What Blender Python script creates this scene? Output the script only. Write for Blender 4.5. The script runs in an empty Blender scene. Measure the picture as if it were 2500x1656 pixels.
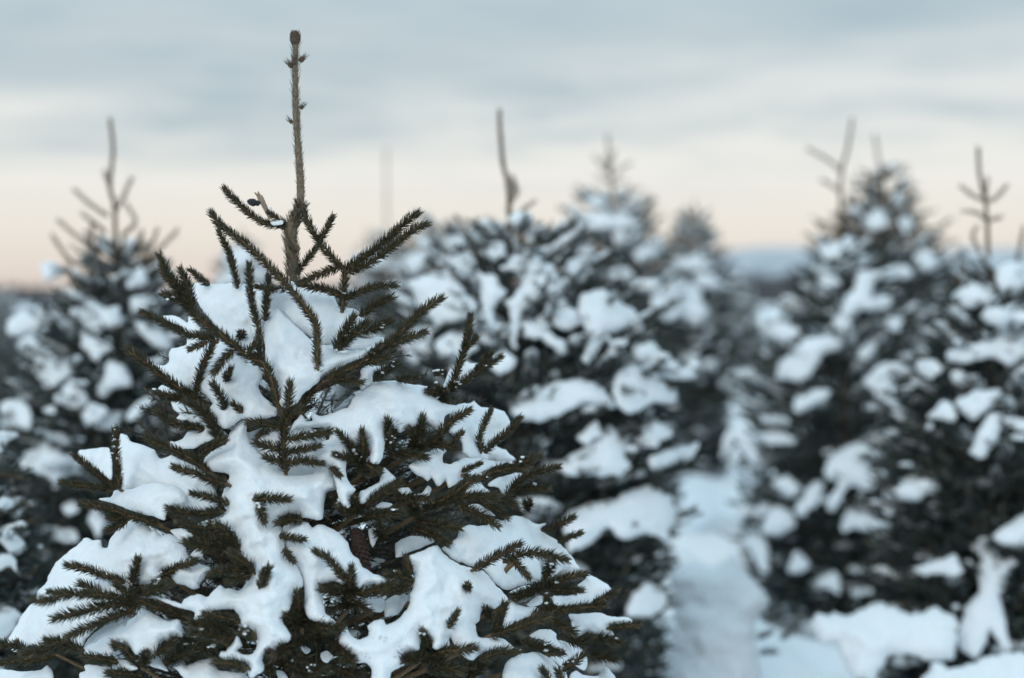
import bpy, math, random
import numpy as np
from mathutils import Vector, noise
from mathutils.geometry import delaunay_2d_cdt

random.seed(7)
rng = np.random.default_rng(7)
scene = bpy.context.scene
COL = scene.collection

# ------------------------------------------------------------------ camera
FOCAL = 75.0
FPX = 2500.0 * FOCAL / 36.0            # focal length in photo pixels
CAM = np.array([0.0, 0.0, 1.42])
PITCH = math.atan(118.0 / FPX)          # eye level lies 118 px above the middle of the picture
FWD = np.array([0.0, math.cos(PITCH), -math.sin(PITCH)])
RGT = np.array([1.0, 0.0, 0.0])
UPV = np.array([0.0, math.sin(PITCH), math.cos(PITCH)])
cam_data = bpy.data.cameras.new("camera")
cam = bpy.data.objects.new("camera", cam_data)
COL.objects.link(cam)
cam.location = CAM
cam.rotation_euler = (math.pi / 2 - PITCH, 0.0, 0.0)
cam_data.lens = FOCAL
cam_data.sensor_width = 36.0
cam_data.clip_start = 0.1
cam_data.clip_end = 6000.0
cam_data.dof.use_dof = True
cam_data.dof.focus_distance = 3.97
cam_data.dof.aperture_fstop = 1.95
scene.camera = cam

# ------------------------------------------------------------------ sky and sun
SUN_EL, SUN_AZ = math.radians(30), math.radians(205)   # soft dusk light from behind the left shoulder
world = bpy.data.worlds.new("World")
scene.world = world
world.use_nodes = True
nt = world.node_tree
nt.nodes.clear()
def wn(t, **kw):
    n = nt.nodes.new(t)
    for k, v in kw.items():
        setattr(n, k, v)
    return n
def wl(a, b):
    nt.links.new(a, b)
def wmath(op, a, b=None, clamp=False):
    n = wn("ShaderNodeMath", operation=op, use_clamp=clamp)
    for i, v in enumerate((a, b)):
        if v is None:
            continue
        if isinstance(v, (int, float)):
            n.inputs[i].default_value = v
        else:
            wl(v, n.inputs[i])
    return n.outputs[0]
out = wn("ShaderNodeOutputWorld")
sky = wn("ShaderNodeTexSky", sky_type="NISHITA", sun_disc=False)
sky.sun_elevation = SUN_EL
sky.sun_rotation = SUN_AZ
bg_clear = wn("ShaderNodeBackground"); bg_clear.inputs[1].default_value = 0.08
wl(sky.outputs[0], bg_clear.inputs[0])
tc = wn("ShaderNodeTexCoord")
sep = wn("ShaderNodeSeparateXYZ"); wl(tc.outputs["Generated"], sep.inputs[0])
zc = wmath("MAXIMUM", sep.outputs[2], 0.0)
ramp = wn("ShaderNodeValToRGB"); wl(zc, ramp.inputs[0])
cr = ramp.color_ramp
stops = [(0.0, (0.74, 0.64, 0.57)), (0.012, (0.82, 0.735, 0.66)), (0.03, (0.87, 0.82, 0.745)), (0.055, (0.89, 0.875, 0.825)),
         (0.085, (0.83, 0.845, 0.82)), (0.13, (0.57, 0.66, 0.70)), (0.4, (0.77, 1.02, 1.17)), (1.0, (0.90, 1.27, 1.52))]
while len(cr.elements) < len(stops):
    cr.elements.new(0.5)
for e, (p, c) in zip(cr.elements, stops):
    e.position = p; e.color = (*c, 1)
# the cloud sheet: a flat layer overhead, seen at a grazing angle
den = wmath("ADD", zc, 0.045)
u = wmath("DIVIDE", sep.outputs[0], den)
v = wmath("DIVIDE", sep.outputs[1], den)
comb = wn("ShaderNodeCombineXYZ"); wl(u, comb.inputs[0]); wl(v, comb.inputs[1])
def cloud(sx, sy, ox, oy, lo, hi, detail):
    m = wn("ShaderNodeMapping"); wl(comb.outputs[0], m.inputs[0])
    m.inputs["Scale"].default_value = (sx, sy, 1); m.inputs["Location"].default_value = (ox, oy, 3.1)
    n = wn("ShaderNodeTexNoise"); n.inputs["Scale"].default_value = 1.0
    n.inputs["Detail"].default_value = detail; n.inputs["Roughness"].default_value = 0.5
    n.inputs["Distortion"].default_value = 0.3
    wl(m.outputs[0], n.inputs["Vector"])
    r = wn("ShaderNodeMapRange", interpolation_type="SMOOTHSTEP")
    r.inputs["From Min"].default_value = lo; r.inputs["From Max"].default_value = hi
    wl(n.outputs[0], r.inputs[0])
    return r.outputs[0]
c1 = cloud(0.6, 0.5, 6.2, 10.3, 0.40, 0.66, 4.0)
c2 = cloud(2.2, 1.6, 1.4, 6.0, 0.44, 0.72, 5.0)
cover = wmath("ADD", wmath("MULTIPLY", c1, 0.68), wmath("MULTIPLY", c2, 0.40), clamp=True)
fade = wn("ShaderNodeMapRange", interpolation_type="SMOOTHSTEP")
fade.inputs["From Min"].default_value = 0.034; fade.inputs["From Max"].default_value = 0.082
wl(zc, fade.inputs[0])
cover = wmath("MULTIPLY", cover, fade.outputs[0])
mixc = wn("ShaderNodeMix", data_type="RGBA")
wl(cover, mixc.inputs["Factor"]); wl(ramp.outputs[0], mixc.inputs["A"])
mixc.inputs["B"].default_value = (0.445, 0.55, 0.61, 1)
bg_cloud = wn("ShaderNodeBackground"); bg_cloud.inputs[1].default_value = 1.0
wl(mixc.outputs["Result"], bg_cloud.inputs[0])
mixs = wn("ShaderNodeMixShader"); mixs.inputs[0].default_value = 0.94
wl(bg_clear.outputs[0], mixs.inputs[1]); wl(bg_cloud.outputs[0], mixs.inputs[2])
wl(mixs.outputs[0], out.inputs[0])

sun_data = bpy.data.lights.new("sun", "SUN")
sun_data.energy = 0.85
sun_data.angle = math.radians(25)
sun_data.color = (1.0, 0.95, 0.88)
sun = bpy.data.objects.new("sun", sun_data)
COL.objects.link(sun)
sd = Vector((math.sin(SUN_AZ) * math.cos(SUN_EL), math.cos(SUN_AZ) * math.cos(SUN_EL), math.sin(SUN_EL)))
sun.rotation_euler = sd.to_track_quat("Z", "Y").to_euler()

scene.view_settings.view_transform = "Standard"
scene.view_settings.look = "None"
scene.view_settings.exposure = 0.0
scene.view_settings.gamma = 1.0
scene.cycles.max_bounces = 6
scene.cycles.use_denoising = True

# ------------------------------------------------------------------ helpers
def P(x, y, d):
    """a point seen at photo pixel (x, y), d metres in front of the camera"""
    return CAM + d * (FWD + (x - 1250.0) / FPX * RGT + (828.0 - y) / FPX * UPV)

def mat(name, build):
    m = bpy.data.materials.new(name)
    m.use_nodes = True
    nt_ = m.node_tree
    build(m, nt_, nt_.nodes["Principled BSDF"])
    return m

def ramp_node(nt_, stops_):
    r = nt_.nodes.new("ShaderNodeValToRGB")
    while len(r.color_ramp.elements) < len(stops_):
        r.color_ramp.elements.new(0.5)
    for e, (p, c) in zip(r.color_ramp.elements, stops_):
        e.position = p; e.color = (*c, 1)
    return r

def needle_mat(name, stops_):
    def b(m, n, p):
        g = n.nodes.new("ShaderNodeNewGeometry")
        r = ramp_node(n, stops_)
        n.links.new(g.outputs["Random Per Island"], r.inputs[0])
        n.links.new(r.outputs[0], p.inputs["Base Color"])
        p.inputs["Roughness"].default_value = 0.5
        p.inputs["Specular IOR Level"].default_value = 0.35
    return mat(name, b)

def wood_mat(name, c0, c1, scale):
    def b(m, n, p):
        t = n.nodes.new("ShaderNodeTexNoise"); t.inputs["Scale"].default_value = scale
        t.inputs["Detail"].default_value = 5
        co = n.nodes.new("ShaderNodeTexCoord")
        n.links.new(co.outputs["Object"], t.inputs["Vector"])
        r = ramp_node(n, [(0.3, c0), (0.7, c1)])
        n.links.new(t.outputs[0], r.inputs[0])
        n.links.new(r.outputs[0], p.inputs["Base Color"])
        p.inputs["Roughness"].default_value = 0.85
        bp = n.nodes.new("ShaderNodeBump"); bp.inputs["Strength"].default_value = 0.6
        bp.inputs["Distance"].default_value = 0.002
        n.links.new(t.outputs[0], bp.inputs["Height"])
        n.links.new(bp.outputs[0], p.inputs["Normal"])
    return mat(name, b)

def snow_mat(name, s1, s2, dist):
    def b(m, n, p):
        co = n.nodes.new("ShaderNodeTexCoord")
        t = n.nodes.new("ShaderNodeTexNoise"); t.inputs["Scale"].default_value = s1
        t.inputs["Detail"].default_value = 4
        t2 = n.nodes.new("ShaderNodeTexNoise"); t2.inputs["Scale"].default_value = s2
        t2.inputs["Detail"].default_value = 3
        for q in (t, t2):
            n.links.new(co.outputs["Object"], q.inputs["Vector"])
        r = ramp_node(n, [(0.25, (0.80, 0.84, 0.875)), (0.7, (0.88, 0.90, 0.915))])
        n.links.new(t.outputs[0], r.inputs[0])
        n.links.new(r.outputs[0], p.inputs["Base Color"])
        p.inputs["Roughness"].default_value = 0.75
        p.inputs["Specular IOR Level"].default_value = 0.2
        p.inputs["Subsurface Weight"].default_value = 0.25
        p.inputs["Subsurface Radius"].default_value = (0.6, 0.8, 1.0)
        p.inputs["Subsurface Scale"].default_value = 0.012
        ad = n.nodes.new("ShaderNodeMath"); ad.operation = "ADD"
        n.links.new(t.outputs[0], ad.inputs[0]); n.links.new(t2.outputs[0], ad.inputs[1])
        bp = n.nodes.new("ShaderNodeBump"); bp.inputs["Strength"].default_value = 0.55
        bp.inputs["Distance"].default_value = dist
        n.links.new(ad.outputs[0], bp.inputs["Height"])
        n.links.new(bp.outputs[0], p.inputs["Normal"])
    return mat(name, b)

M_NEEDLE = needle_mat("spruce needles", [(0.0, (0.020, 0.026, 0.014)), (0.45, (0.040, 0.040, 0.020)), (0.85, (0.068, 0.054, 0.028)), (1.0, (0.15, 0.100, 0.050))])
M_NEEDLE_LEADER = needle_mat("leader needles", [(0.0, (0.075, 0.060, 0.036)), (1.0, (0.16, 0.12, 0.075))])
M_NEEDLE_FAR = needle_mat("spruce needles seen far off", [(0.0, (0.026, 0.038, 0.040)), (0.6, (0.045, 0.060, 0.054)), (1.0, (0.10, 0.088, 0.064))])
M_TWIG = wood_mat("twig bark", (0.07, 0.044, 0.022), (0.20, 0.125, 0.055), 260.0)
M_TWIG_SHADE = wood_mat("shade-darkened twig bark", (0.022, 0.019, 0.016), (0.06, 0.048, 0.036), 60.0)  # twig bark darkened: the shade inside the crowns put into its colour
M_BARK = wood_mat("trunk bark", (0.095, 0.070, 0.048), (0.23, 0.175, 0.125), 180.0)
M_DRY = wood_mat("dry wood", (0.22, 0.16, 0.11), (0.38, 0.30, 0.22), 200.0)
M_BUD = wood_mat("bud scales", (0.045, 0.032, 0.022), (0.12, 0.080, 0.052), 400.0)
M_DARKBUD = wood_mat("dead bud", (0.012, 0.012, 0.018), (0.03, 0.028, 0.034), 400.0)
M_CONE = wood_mat("cone scales", (0.045, 0.026, 0.020), (0.085, 0.046, 0.034), 300.0)
M_SNOW = snow_mat("snow on boughs", 60.0, 420.0, 0.007)
M_SNOW_GROUND = snow_mat("snow on the ground", 1.2, 9.0, 0.03)
def hill_mat(m, n, p):
    co = n.nodes.new("ShaderNodeTexCoord")
    t = n.nodes.new("ShaderNodeTexNoise"); t.inputs["Scale"].default_value = 0.05; t.inputs["Detail"].default_value = 8
    n.links.new(co.outputs["Object"], t.inputs["Vector"])
    r = ramp_node(n, [(0.35, (0.28, 0.30, 0.33)), (0.65, (0.66, 0.69, 0.72))])
    n.links.new(t.outputs[0], r.inputs[0]); n.links.new(r.outputs[0], p.inputs["Base Color"])
    p.inputs["Roughness"].default_value = 0.9
M_HILL = mat("snowy scrub hill with haze tint", hill_mat)  # duller than snow: haze put into the colour, along with scrub mottling
M_FOREST = wood_mat("distant forest", (0.030, 0.030, 0.036), (0.085, 0.080, 0.085), 0.6)

class Mesh:
    """collects vertices, faces and material slots in numpy"""
    def __init__(self):
        self.v, self.t, self.m, self.n, self.sm = [], [], [], 0, []
    def add(self, v, tri, mi=0, smooth=True):
        v = np.asarray(v, float); tri = np.asarray(tri, np.int64)
        if len(v) == 0:
            return
        self.v.append(v); self.t.append(tri + self.n)
        self.m.append(np.full(len(tri), mi, np.int32)); self.sm.append(np.full(len(tri), smooth, bool))
        self.n += len(v)
    def data(self, name, mats, origin=(0, 0, 0)):
        me = bpy.data.meshes.new(name)
        V = np.concatenate(self.v) - np.asarray(origin, float)
        T = np.concatenate(self.t)
        me.vertices.add(len(V)); me.vertices.foreach_set("co", V.astype(np.float32).ravel())
        me.loops.add(T.size); me.loops.foreach_set("vertex_index", T.astype(np.int32).ravel())
        me.polygons.add(len(T))
        me.polygons.foreach_set("loop_start", np.arange(0, T.size, 3, dtype=np.int32))
        for mm in mats:
            me.materials.append(mm)
        me.polygons.foreach_set("material_index", np.concatenate(self.m))
        me.polygons.foreach_set("use_smooth", np.concatenate(self.sm))
        me.update(calc_edges=True)
        return me

def obj(name, data, parent=None, **props):
    o = bpy.data.objects.new(name, data)
    COL.objects.link(o)
    if parent is not None:
        o.parent = parent
    for k, val in props.items():
        o[k] = val
    return o

def norm(a):
    return a / np.maximum(np.linalg.norm(a, axis=-1, keepdims=True), 1e-9)

def catmull(pts, step):
    """smooth polyline through pts, points about step apart"""
    pts = np.asarray(pts, float)
    if len(pts) == 2:
        k = max(2, int(np.linalg.norm(pts[1] - pts[0]) / step) + 1)
        return pts[0] + (pts[1] - pts[0]) * np.linspace(0, 1, k)[:, None]
    p = np.vstack([2 * pts[0] - pts[1], pts, 2 * pts[-1] - pts[-2]])
    res = []
    for i in range(1, len(p) - 2):
        a, b, c, d = p[i - 1], p[i], p[i + 1], p[i + 2]
        k = max(2, int(np.linalg.norm(c - b) / step) + 1)
        t = np.linspace(0, 1, k, endpoint=False)[:, None]
        res.append(0.5 * ((2 * b) + (c - a) * t + (2 * a - 5 * b + 4 * c - d) * t ** 2 + (3 * b - a - 3 * c + d) * t ** 3))
    res.append(pts[-1:])
    return np.vstack(res)

def frames(pl):
    tan = norm(np.gradient(pl, axis=0))
    ref = np.where(np.abs(tan[:, 2:3]) > 0.9, np.array([[0.0, 1.0, 0.0]]), np.array([[0.0, 0.0, 1.0]]))
    a = norm(np.cross(tan, ref)); b = np.cross(tan, a)
    return tan, a, b

def tube(M, pl, r, sides=6, mi=0, cap=True):
    pl = np.asarray(pl, float); k = len(pl)
    r = np.broadcast_to(np.asarray(r, float), (k,))
    tan, a, b = frames(pl)
    ang = np.arange(sides) * 2 * math.pi / sides
    ring = (np.cos(ang)[None, :, None] * a[:, None, :] + np.sin(ang)[None, :, None] * b[:, None, :]) * r[:, None, None] + pl[:, None, :]
    V = ring.reshape(-1, 3)
    i = np.arange(k - 1)[:, None] * sides; j = np.arange(sides)[None, :]; j2 = (j + 1) % sides
    q = np.stack([i + j, i + j2, i + sides + j2, i + sides + j], -1).reshape(-1, 4)
    T = np.vstack([q[:, [0, 1, 2]], q[:, [0, 2, 3]]])
    if cap:
        V = np.vstack([V, pl[-1] + tan[-1] * r[-1] * 0.8, pl[0]])
        n0 = k * sides
        jj = np.arange(sides)
        T = np.vstack([T, np.stack([(k - 1) * sides + jj, (k - 1) * sides + (jj + 1) % sides, np.full(sides, n0)], -1),
                       np.stack([(jj + 1) % sides, jj, np.full(sides, n0 + 1)], -1)])
    M.add(V, T, mi)

def blob(M, c, axis, r, length, mi=0, sides=7, rings=5):
    """an egg-shaped bud"""
    axis = norm(np.asarray(axis, float))
    t = np.linspace(-1, 1, rings + 2)
    pl = np.asarray(c)[None] + axis[None] * (t[:, None] * length / 2)
    tube(M, pl, np.maximum(r * np.sqrt(np.maximum(1 - t ** 2, 0)) * (1 - 0.25 * t), 1e-4), sides, mi)

def needles(M, base, dirn, length, width, mi, fine=True):
    """spikes: base points, unit directions, lengths"""
    n = len(base)
    if n == 0:
        return
    ref = norm(rng.normal(size=(n, 3)))
    s = norm(np.cross(dirn, ref)); u_ = np.cross(dirn, s)
    L = length[:, None]; w = width
    bend = (rng.normal(size=(n, 3)) * 0.06 + np.array([0, 0, 0.05])) * L
    if fine:
        ang = np.array([0, 2.094, 4.189])
        V = np.empty((n, 7, 3))
        for k in range(3):
            off = (math.cos(ang[k]) * s + math.sin(ang[k]) * u_) * w
            V[:, k] = base + off * 0.55
            V[:, 3 + k] = base + dirn * L * 0.55 + bend * 0.5 + off * 0.5
        V[:, 6] = base + dirn * L + bend
        tri = []
        for k in range(3):
            k2 = (k + 1) % 3
            tri += [(k, k2, 3 + k2), (k, 3 + k2, 3 + k), (3 + k, 3 + k2, 6)]
        tri = np.array(tri)
        T = (np.arange(n)[:, None, None] * 7 + tri[None]).reshape(-1, 3)
    else:
        V = np.empty((n, 4, 3))
        V[:, 0] = base - s * w * 0.4
        V[:, 1] = base + s * w * 0.4
        V[:, 2] = base + dirn * L * 0.5 + u_ * w * 0.5
        V[:, 3] = base + dirn * L + bend
        tri = np.array([(0, 2, 3), (1, 3, 2)])
        T = (np.arange(n)[:, None, None] * 4 + tri[None]).reshape(-1, 3)
    M.add(V.reshape(-1, 3), T, mi, smooth=False)

def dress(M, pl, nl, per_m, width, mi, fine=True, lean=0.9, tuft=True, start=0.0, stem_r=0.0):
    """needles along the polyline pl: nl long, leaning forward by `lean` radians off the stem"""
    seg = np.linalg.norm(np.diff(pl, axis=0), axis=1)
    cum = np.concatenate([[0], np.cumsum(seg)]); L = cum[-1]
    n = int(L * (1 - start) * per_m)
    if n < 3:
        n = 3
    s = (start + (1 - start) * (np.arange(n) + rng.random(n)) / n) * L
    tan, a, b = frames(pl)
    base = np.stack([np.interp(s, cum, pl[:, k]) for k in range(3)], -1)
    tn = norm(np.stack([np.interp(s, cum, tan[:, k]) for k in range(3)], -1))
    ref = np.where(np.abs(tn[:, 2:3]) > 0.9, np.array([[0.0, 1.0, 0.0]]), np.array([[0.0, 0.0, 1.0]]))
    aa = norm(np.cross(tn, ref)); bb = np.cross(tn, aa)
    phi = np.arange(n) * 2.39996 + rng.normal(size=n) * 0.35
    rad = np.cos(phi)[:, None] * aa + np.sin(phi)[:, None] * bb
    e = (L - s) / max(nl, 1e-6)
    th = lean + rng.normal(size=n) * 0.13
    if tuft:
        th = th * np.clip(0.35 + 0.65 * e / 1.3, 0.35, 1.0)
    d = norm(np.cos(th)[:, None] * tn + np.sin(th)[:, None] * rad + np.array([0, 0, 0.10]))
    le = nl * (0.78 + 0.34 * rng.random(n))
    needles(M, base + rad * stem_r * 0.8, d, le, width, mi, fine)
# ------------------------------------------------------------------ the nearest spruce: shoots, read off the photograph
# a branch is a list of shoots; the first is its own stem; each: (points base -> tip, width over the needles)
BRANCHES = [
 [([(775,912),(774,850),(772,795),(752,762),(705,702),(663,657),(606,602),(568,573),(539,552),(516,522)],32),
  ([(580,705),(577,688),(564,631),(547,592),(534,566)],27)],
 [([(696,560),(688,552),(658,548),(629,537),(587,503),(548,462)],29), ([(697,550),(680,536),(656,520)],24)],
 [([(836,760),(838,720),(840,690),(842,662),(814,633),(787,602),(772,581),(757,556),(741,518)],32),
  ([(844,660),(871,639),(929,599),(986,547),(1020,522)],34), ([(850,666),(909,639),(967,595),(1009,562),(1041,549)],33),
  ([(775,592),(790,572),(803,550),(812,530)],27), ([(722,670),(745,640),(772,606)],27),
  ([(832,650),(790,668),(757,680),(730,694)],30), ([(836,726),(800,708),(765,703),(735,694)],32),
  ([(842,730),(862,722),(890,709),(919,700),(965,698)],30), ([(878,772),(919,744),(953,729)],42)],
 [([(680,996),(668,949),(653,907),(640,886),(615,872),(590,859),(544,822),(521,807),(496,786),(471,763),(443,715),(412,676),(390,628)],38),
  ([(470,758),(440,736),(400,720)],34), ([(472,748),(458,700),(441,661)],34), ([(450,720),(425,690),(398,668)],32),
  ([(535,836),(500,824),(480,820),(452,815),(414,796),(379,778),(347,764)],30), ([(512,697),(492,684),(466,661)],28),
  ([(634,880),(632,850),(632,807)],30), ([(570,855),(548,876),(523,910)],34), ([(505,836),(490,842),(464,853)],26),
  ([(600,870),(612,850),(625,838)],26)],
 [([(495,990),(471,968),(443,951),(418,935),(387,912),(353,884),(309,853)],35),
  ([(480,958),(490,907),(506,872),(519,843)],33), ([(470,980),(423,970),(381,960)],32), ([(486,972),(497,1000),(510,1018)],34)],
 [([(735,1004),(750,975),(775,946),(803,925),(832,908),(861,898),(890,883),(909,868),(937,847),(957,835),(985,806),(1014,776),(1043,751),(1076,731)],36),
  ([(938,850),(985,831),(1014,820),(1037,812)],30), ([(893,886),(925,880),(948,874)],30), ([(812,925),(845,928),(880,934)],36),
  ([(905,872),(918,856),(930,846)],30)],
 [([(698,1156),(694,1130),(692,1104),(694,1056),(702,1005),(708,938)],38),
  ([(703,1073),(759,1064),(805,1056)],34), ([(700,1106),(740,1098),(779,1089)],28), ([(696,1132),(740,1125),(786,1133)],31),
  ([(694,1046),(645,1037),(610,1032)],36), ([(660,1050),(640,1058),(630,1066)],28), ([(692,1098),(660,1092),(625,1083)],36),
  ([(692,1128),(670,1124),(650,1118)],34), ([(702,1020),(716,1004),(730,992)],28)],
 [([(1096,955),(1103,941),(1120,895),(1135,846),(1143,811),(1149,773)],30),
  ([(1134,852),(1150,838),(1163,825)],30), ([(1094,956),(1120,939),(1149,920),(1183,897),(1222,873)],32), ([(1160,908),(1180,884),(1199,864)],30),
  ([(1075,975),(1066,962),(1068,945)],26), ([(1090,962),(1065,960),(1042,956)],24), ([(1060,918),(1072,910),(1084,902)],18)],
 [([(1040,1090),(1070,1070),(1084,1048),(1110,1023),(1146,1004)],34),
  ([(954,1082),(952,1060),(946,1027)],34), ([(1022,1078),(1027,1050),(1032,1021)],38), ([(1104,1084),(1114,1070),(1126,1057)],28),
  ([(1050,1088),(1085,1090),(1113,1098)],34), ([(955,1100),(1000,1112),(1040,1118)],36), ([(1000,1098),(1012,1075),(1000,1050)],32),
  ([(965,1120),(955,1095),(948,1062)],36)],
 [([(1176,1104),(1174,1092),(1170,1070),(1180,1040),(1198,1001)],27), ([(1182,1106),(1212,1075),(1235,1059),(1270,1021)],29)],
 [([(1130,1160),(1165,1173),(1212,1150),(1250,1143),(1289,1141)],31), ([(1248,1140),(1280,1128),(1319,1114)],30),
  ([(1236,1212),(1255,1190),(1279,1168),(1320,1152),(1361,1142)],36), ([(1240,1208),(1290,1193),(1338,1195)],34), ([(1128,1152),(1150,1142),(1173,1132)],22)],
 [([(1030,1250),(1056,1231),(1101,1211),(1123,1193),(1158,1170)],36), ([(1050,1240),(1100,1222),(1145,1213),(1211,1216)],36),
  ([(1190,1215),(1225,1222),(1257,1233)],40), ([(1180,1228),(1212,1244),(1237,1263)],34), ([(1120,1235),(1168,1255),(1213,1285)],34),
  ([(1010,1270),(1056,1280),(1120,1290)],36), ([(1010,1290),(1050,1305),(1092,1328)],36), ([(960,1218),(1000,1216),(1047,1220)],34)],
 [([(885,1240),(904,1226),(940,1200),(975,1180)],36), ([(885,1262),(930,1258),(979,1251)],38), ([(880,1245),(850,1250),(828,1240)],34)],
 [([(880,1160),(882,1133),(886,1095),(884,1053)],34), ([(880,1128),(855,1087),(824,1056)],32), ([(876,1130),(850,1118),(817,1111)],30),
  ([(886,1132),(905,1140),(926,1154)],30)],
 [([(515,1155),(500,1145),(485,1133),(456,1114),(418,1097),(389,1087),(358,1069)],34), ([(482,1116),(510,1094),(548,1076)],32),
  ([(500,1048),(470,1044),(433,1039),(408,1024),(381,1006)],30), ([(540,1078),(532,1060),(513,1028),(494,1005),(462,984)],44)],
 [([(293,1196),(290,1187),(288,1143),(282,1095),(280,1052)],31), ([(276,1190),(257,1175),(236,1156),(207,1133),(180,1111)],28),
  ([(278,1198),(230,1190),(188,1185),(152,1180)],30)],
 [([(390,1282),(341,1267),(303,1256),(269,1244),(236,1236),(201,1231)],32), ([(300,1262),(285,1268),(266,1264)],28), ([(310,1275),(285,1285),(262,1296)],30)],
 [([(560,1185),(513,1171),(475,1156),(426,1142)],34), ([(560,1232),(515,1216),(470,1206)],31), ([(548,1250),(494,1254),(447,1250),(412,1243)],34)],
 [([(350,1440),(321,1428),(287,1417),(249,1405),(207,1390),(165,1381)],34), ([(322,1432),(328,1400),(336,1366)],34)],
 [([(480,1520),(466,1513),(447,1505),(409,1488),(373,1480),(339,1466)],36), ([(340,1468),(268,1457),(210,1451),(153,1453),(122,1467),(84,1468)],36),
  ([(335,1472),(264,1480),(220,1490),(172,1501),(134,1512)],40), ([(345,1474),(306,1497),(258,1514),(210,1535),(167,1554)],34),
  ([(250,1452),(225,1440),(200,1428)],40), ([(175,1452),(150,1446),(121,1446)],28), ([(350,1455),(375,1440),(400,1432)],44), ([(335,1460),(300,1440),(282,1430)],30)],
 [([(400,1404),(437,1386),(477,1371)],33), ([(398,1410),(380,1428),(372,1440)],36)],
 [([(585,1345),(560,1310),(543,1292),(513,1280)],38), ([(585,1342),(523,1321),(475,1299)],44), ([(580,1350),(520,1340),(455,1326)],44), ([(500,1292),(470,1284),(434,1277)],28)],
 [([(622,1400),(612,1390),(590,1371),(568,1354)],42), ([(615,1396),(552,1392),(514,1403)],33), ([(615,1402),(585,1412),(560,1421)],36)],
 [([(738,1532),(736,1518),(730,1480),(726,1447)],33), ([(738,1522),(720,1512),(696,1506)],42), ([(745,1520),(756,1522),(788,1534),(833,1533)],40), ([(742,1560),(700,1580),(668,1602)],44)],
 [([(590,1520),(543,1507),(501,1501)],34), ([(560,1545),(520,1530),(470,1520)],46), ([(580,1560),(520,1552),(470,1545)],46)],
 [([(858,1480),(855,1450),(853,1436),(858,1388)],37), ([(858,1450),(876,1448),(922,1441),(959,1424)],34), ([(850,1450),(820,1446),(790,1440)],46),
  ([(840,1418),(819,1384),(797,1361),(769,1347)],31), ([(855,1465),(880,1478),(895,1490)],44), ([(850,1470),(825,1482),(808,1490)],40)],
 [([(1003,1428),(1001,1409),(997,1385),(991,1360)],28), ([(1008,1416),(975,1408),(944,1402)],34), ([(1000,1436),(965,1440),(938,1448)],34)],
 [([(1030,1612),(1081,1591),(1120,1588),(1159,1583)],36), ([(1048,1588),(1042,1565),(1030,1540)],28), ([(1045,1606),(1015,1608),(984,1612)],44)],
 [([(1155,1392),(1200,1366),(1234,1348),(1268,1329)],34), ([(1228,1374),(1250,1362),(1285,1351),(1337,1356),(1381,1368)],37), ([(1255,1374),(1272,1388),(1291,1411)],28)],
 [([(1312,1442),(1337,1429),(1389,1410),(1429,1402)],30), ([(1318,1438),(1376,1442),(1418,1443)],31), ([(1335,1426),(1285,1449),(1251,1458)],38),
  ([(1352,1364),(1340,1390),(1328,1424)],42)],
 [([(1300,1500),(1327,1493),(1389,1488),(1440,1482),(1476,1480)],32), ([(1448,1478),(1475,1462),(1504,1446)],32), ([(1342,1496),(1338,1478),(1334,1457)],38),
  ([(1320,1500),(1363,1524),(1398,1544)],44)],
 [([(1196,1552),(1247,1537),(1285,1524),(1338,1508)],37), ([(1208,1545),(1218,1510),(1232,1477)],33)],
 [([(1485,1534),(1525,1530),(1561,1526)],31), ([(1420,1556),(1465,1560),(1513,1569)],42), ([(1440,1600),(1470,1604),(1500,1611)],44)],
 [([(1370,1637),(1402,1618),(1424,1599)],35), ([(1270,1566),(1315,1578),(1362,1595)],40), ([(1170,1612),(1221,1592),(1263,1591)],35), ([(1150,1650),(1175,1630),(1195,1610)],46)],
 [([(140,1600),(84,1613),(42,1613),(2,1620)],34), ([(180,1578),(130,1582),(60,1597)],46), ([(60,1585),(30,1578),(-12,1570)],34), ([(200,1590),(160,1572),(115,1566)],40)],
 [([(345,1630),(332,1615),(306,1587),(280,1574)],35), ([(290,1618),(240,1609),(204,1603)],35), ([(345,1650),(300,1644),(266,1645)],36), ([(380,1600),(402,1582),(425,1566)],40)],
 [([(610,1634),(566,1621),(526,1618)],39), ([(657,1650),(657,1625),(655,1592)],31)],
]
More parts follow.
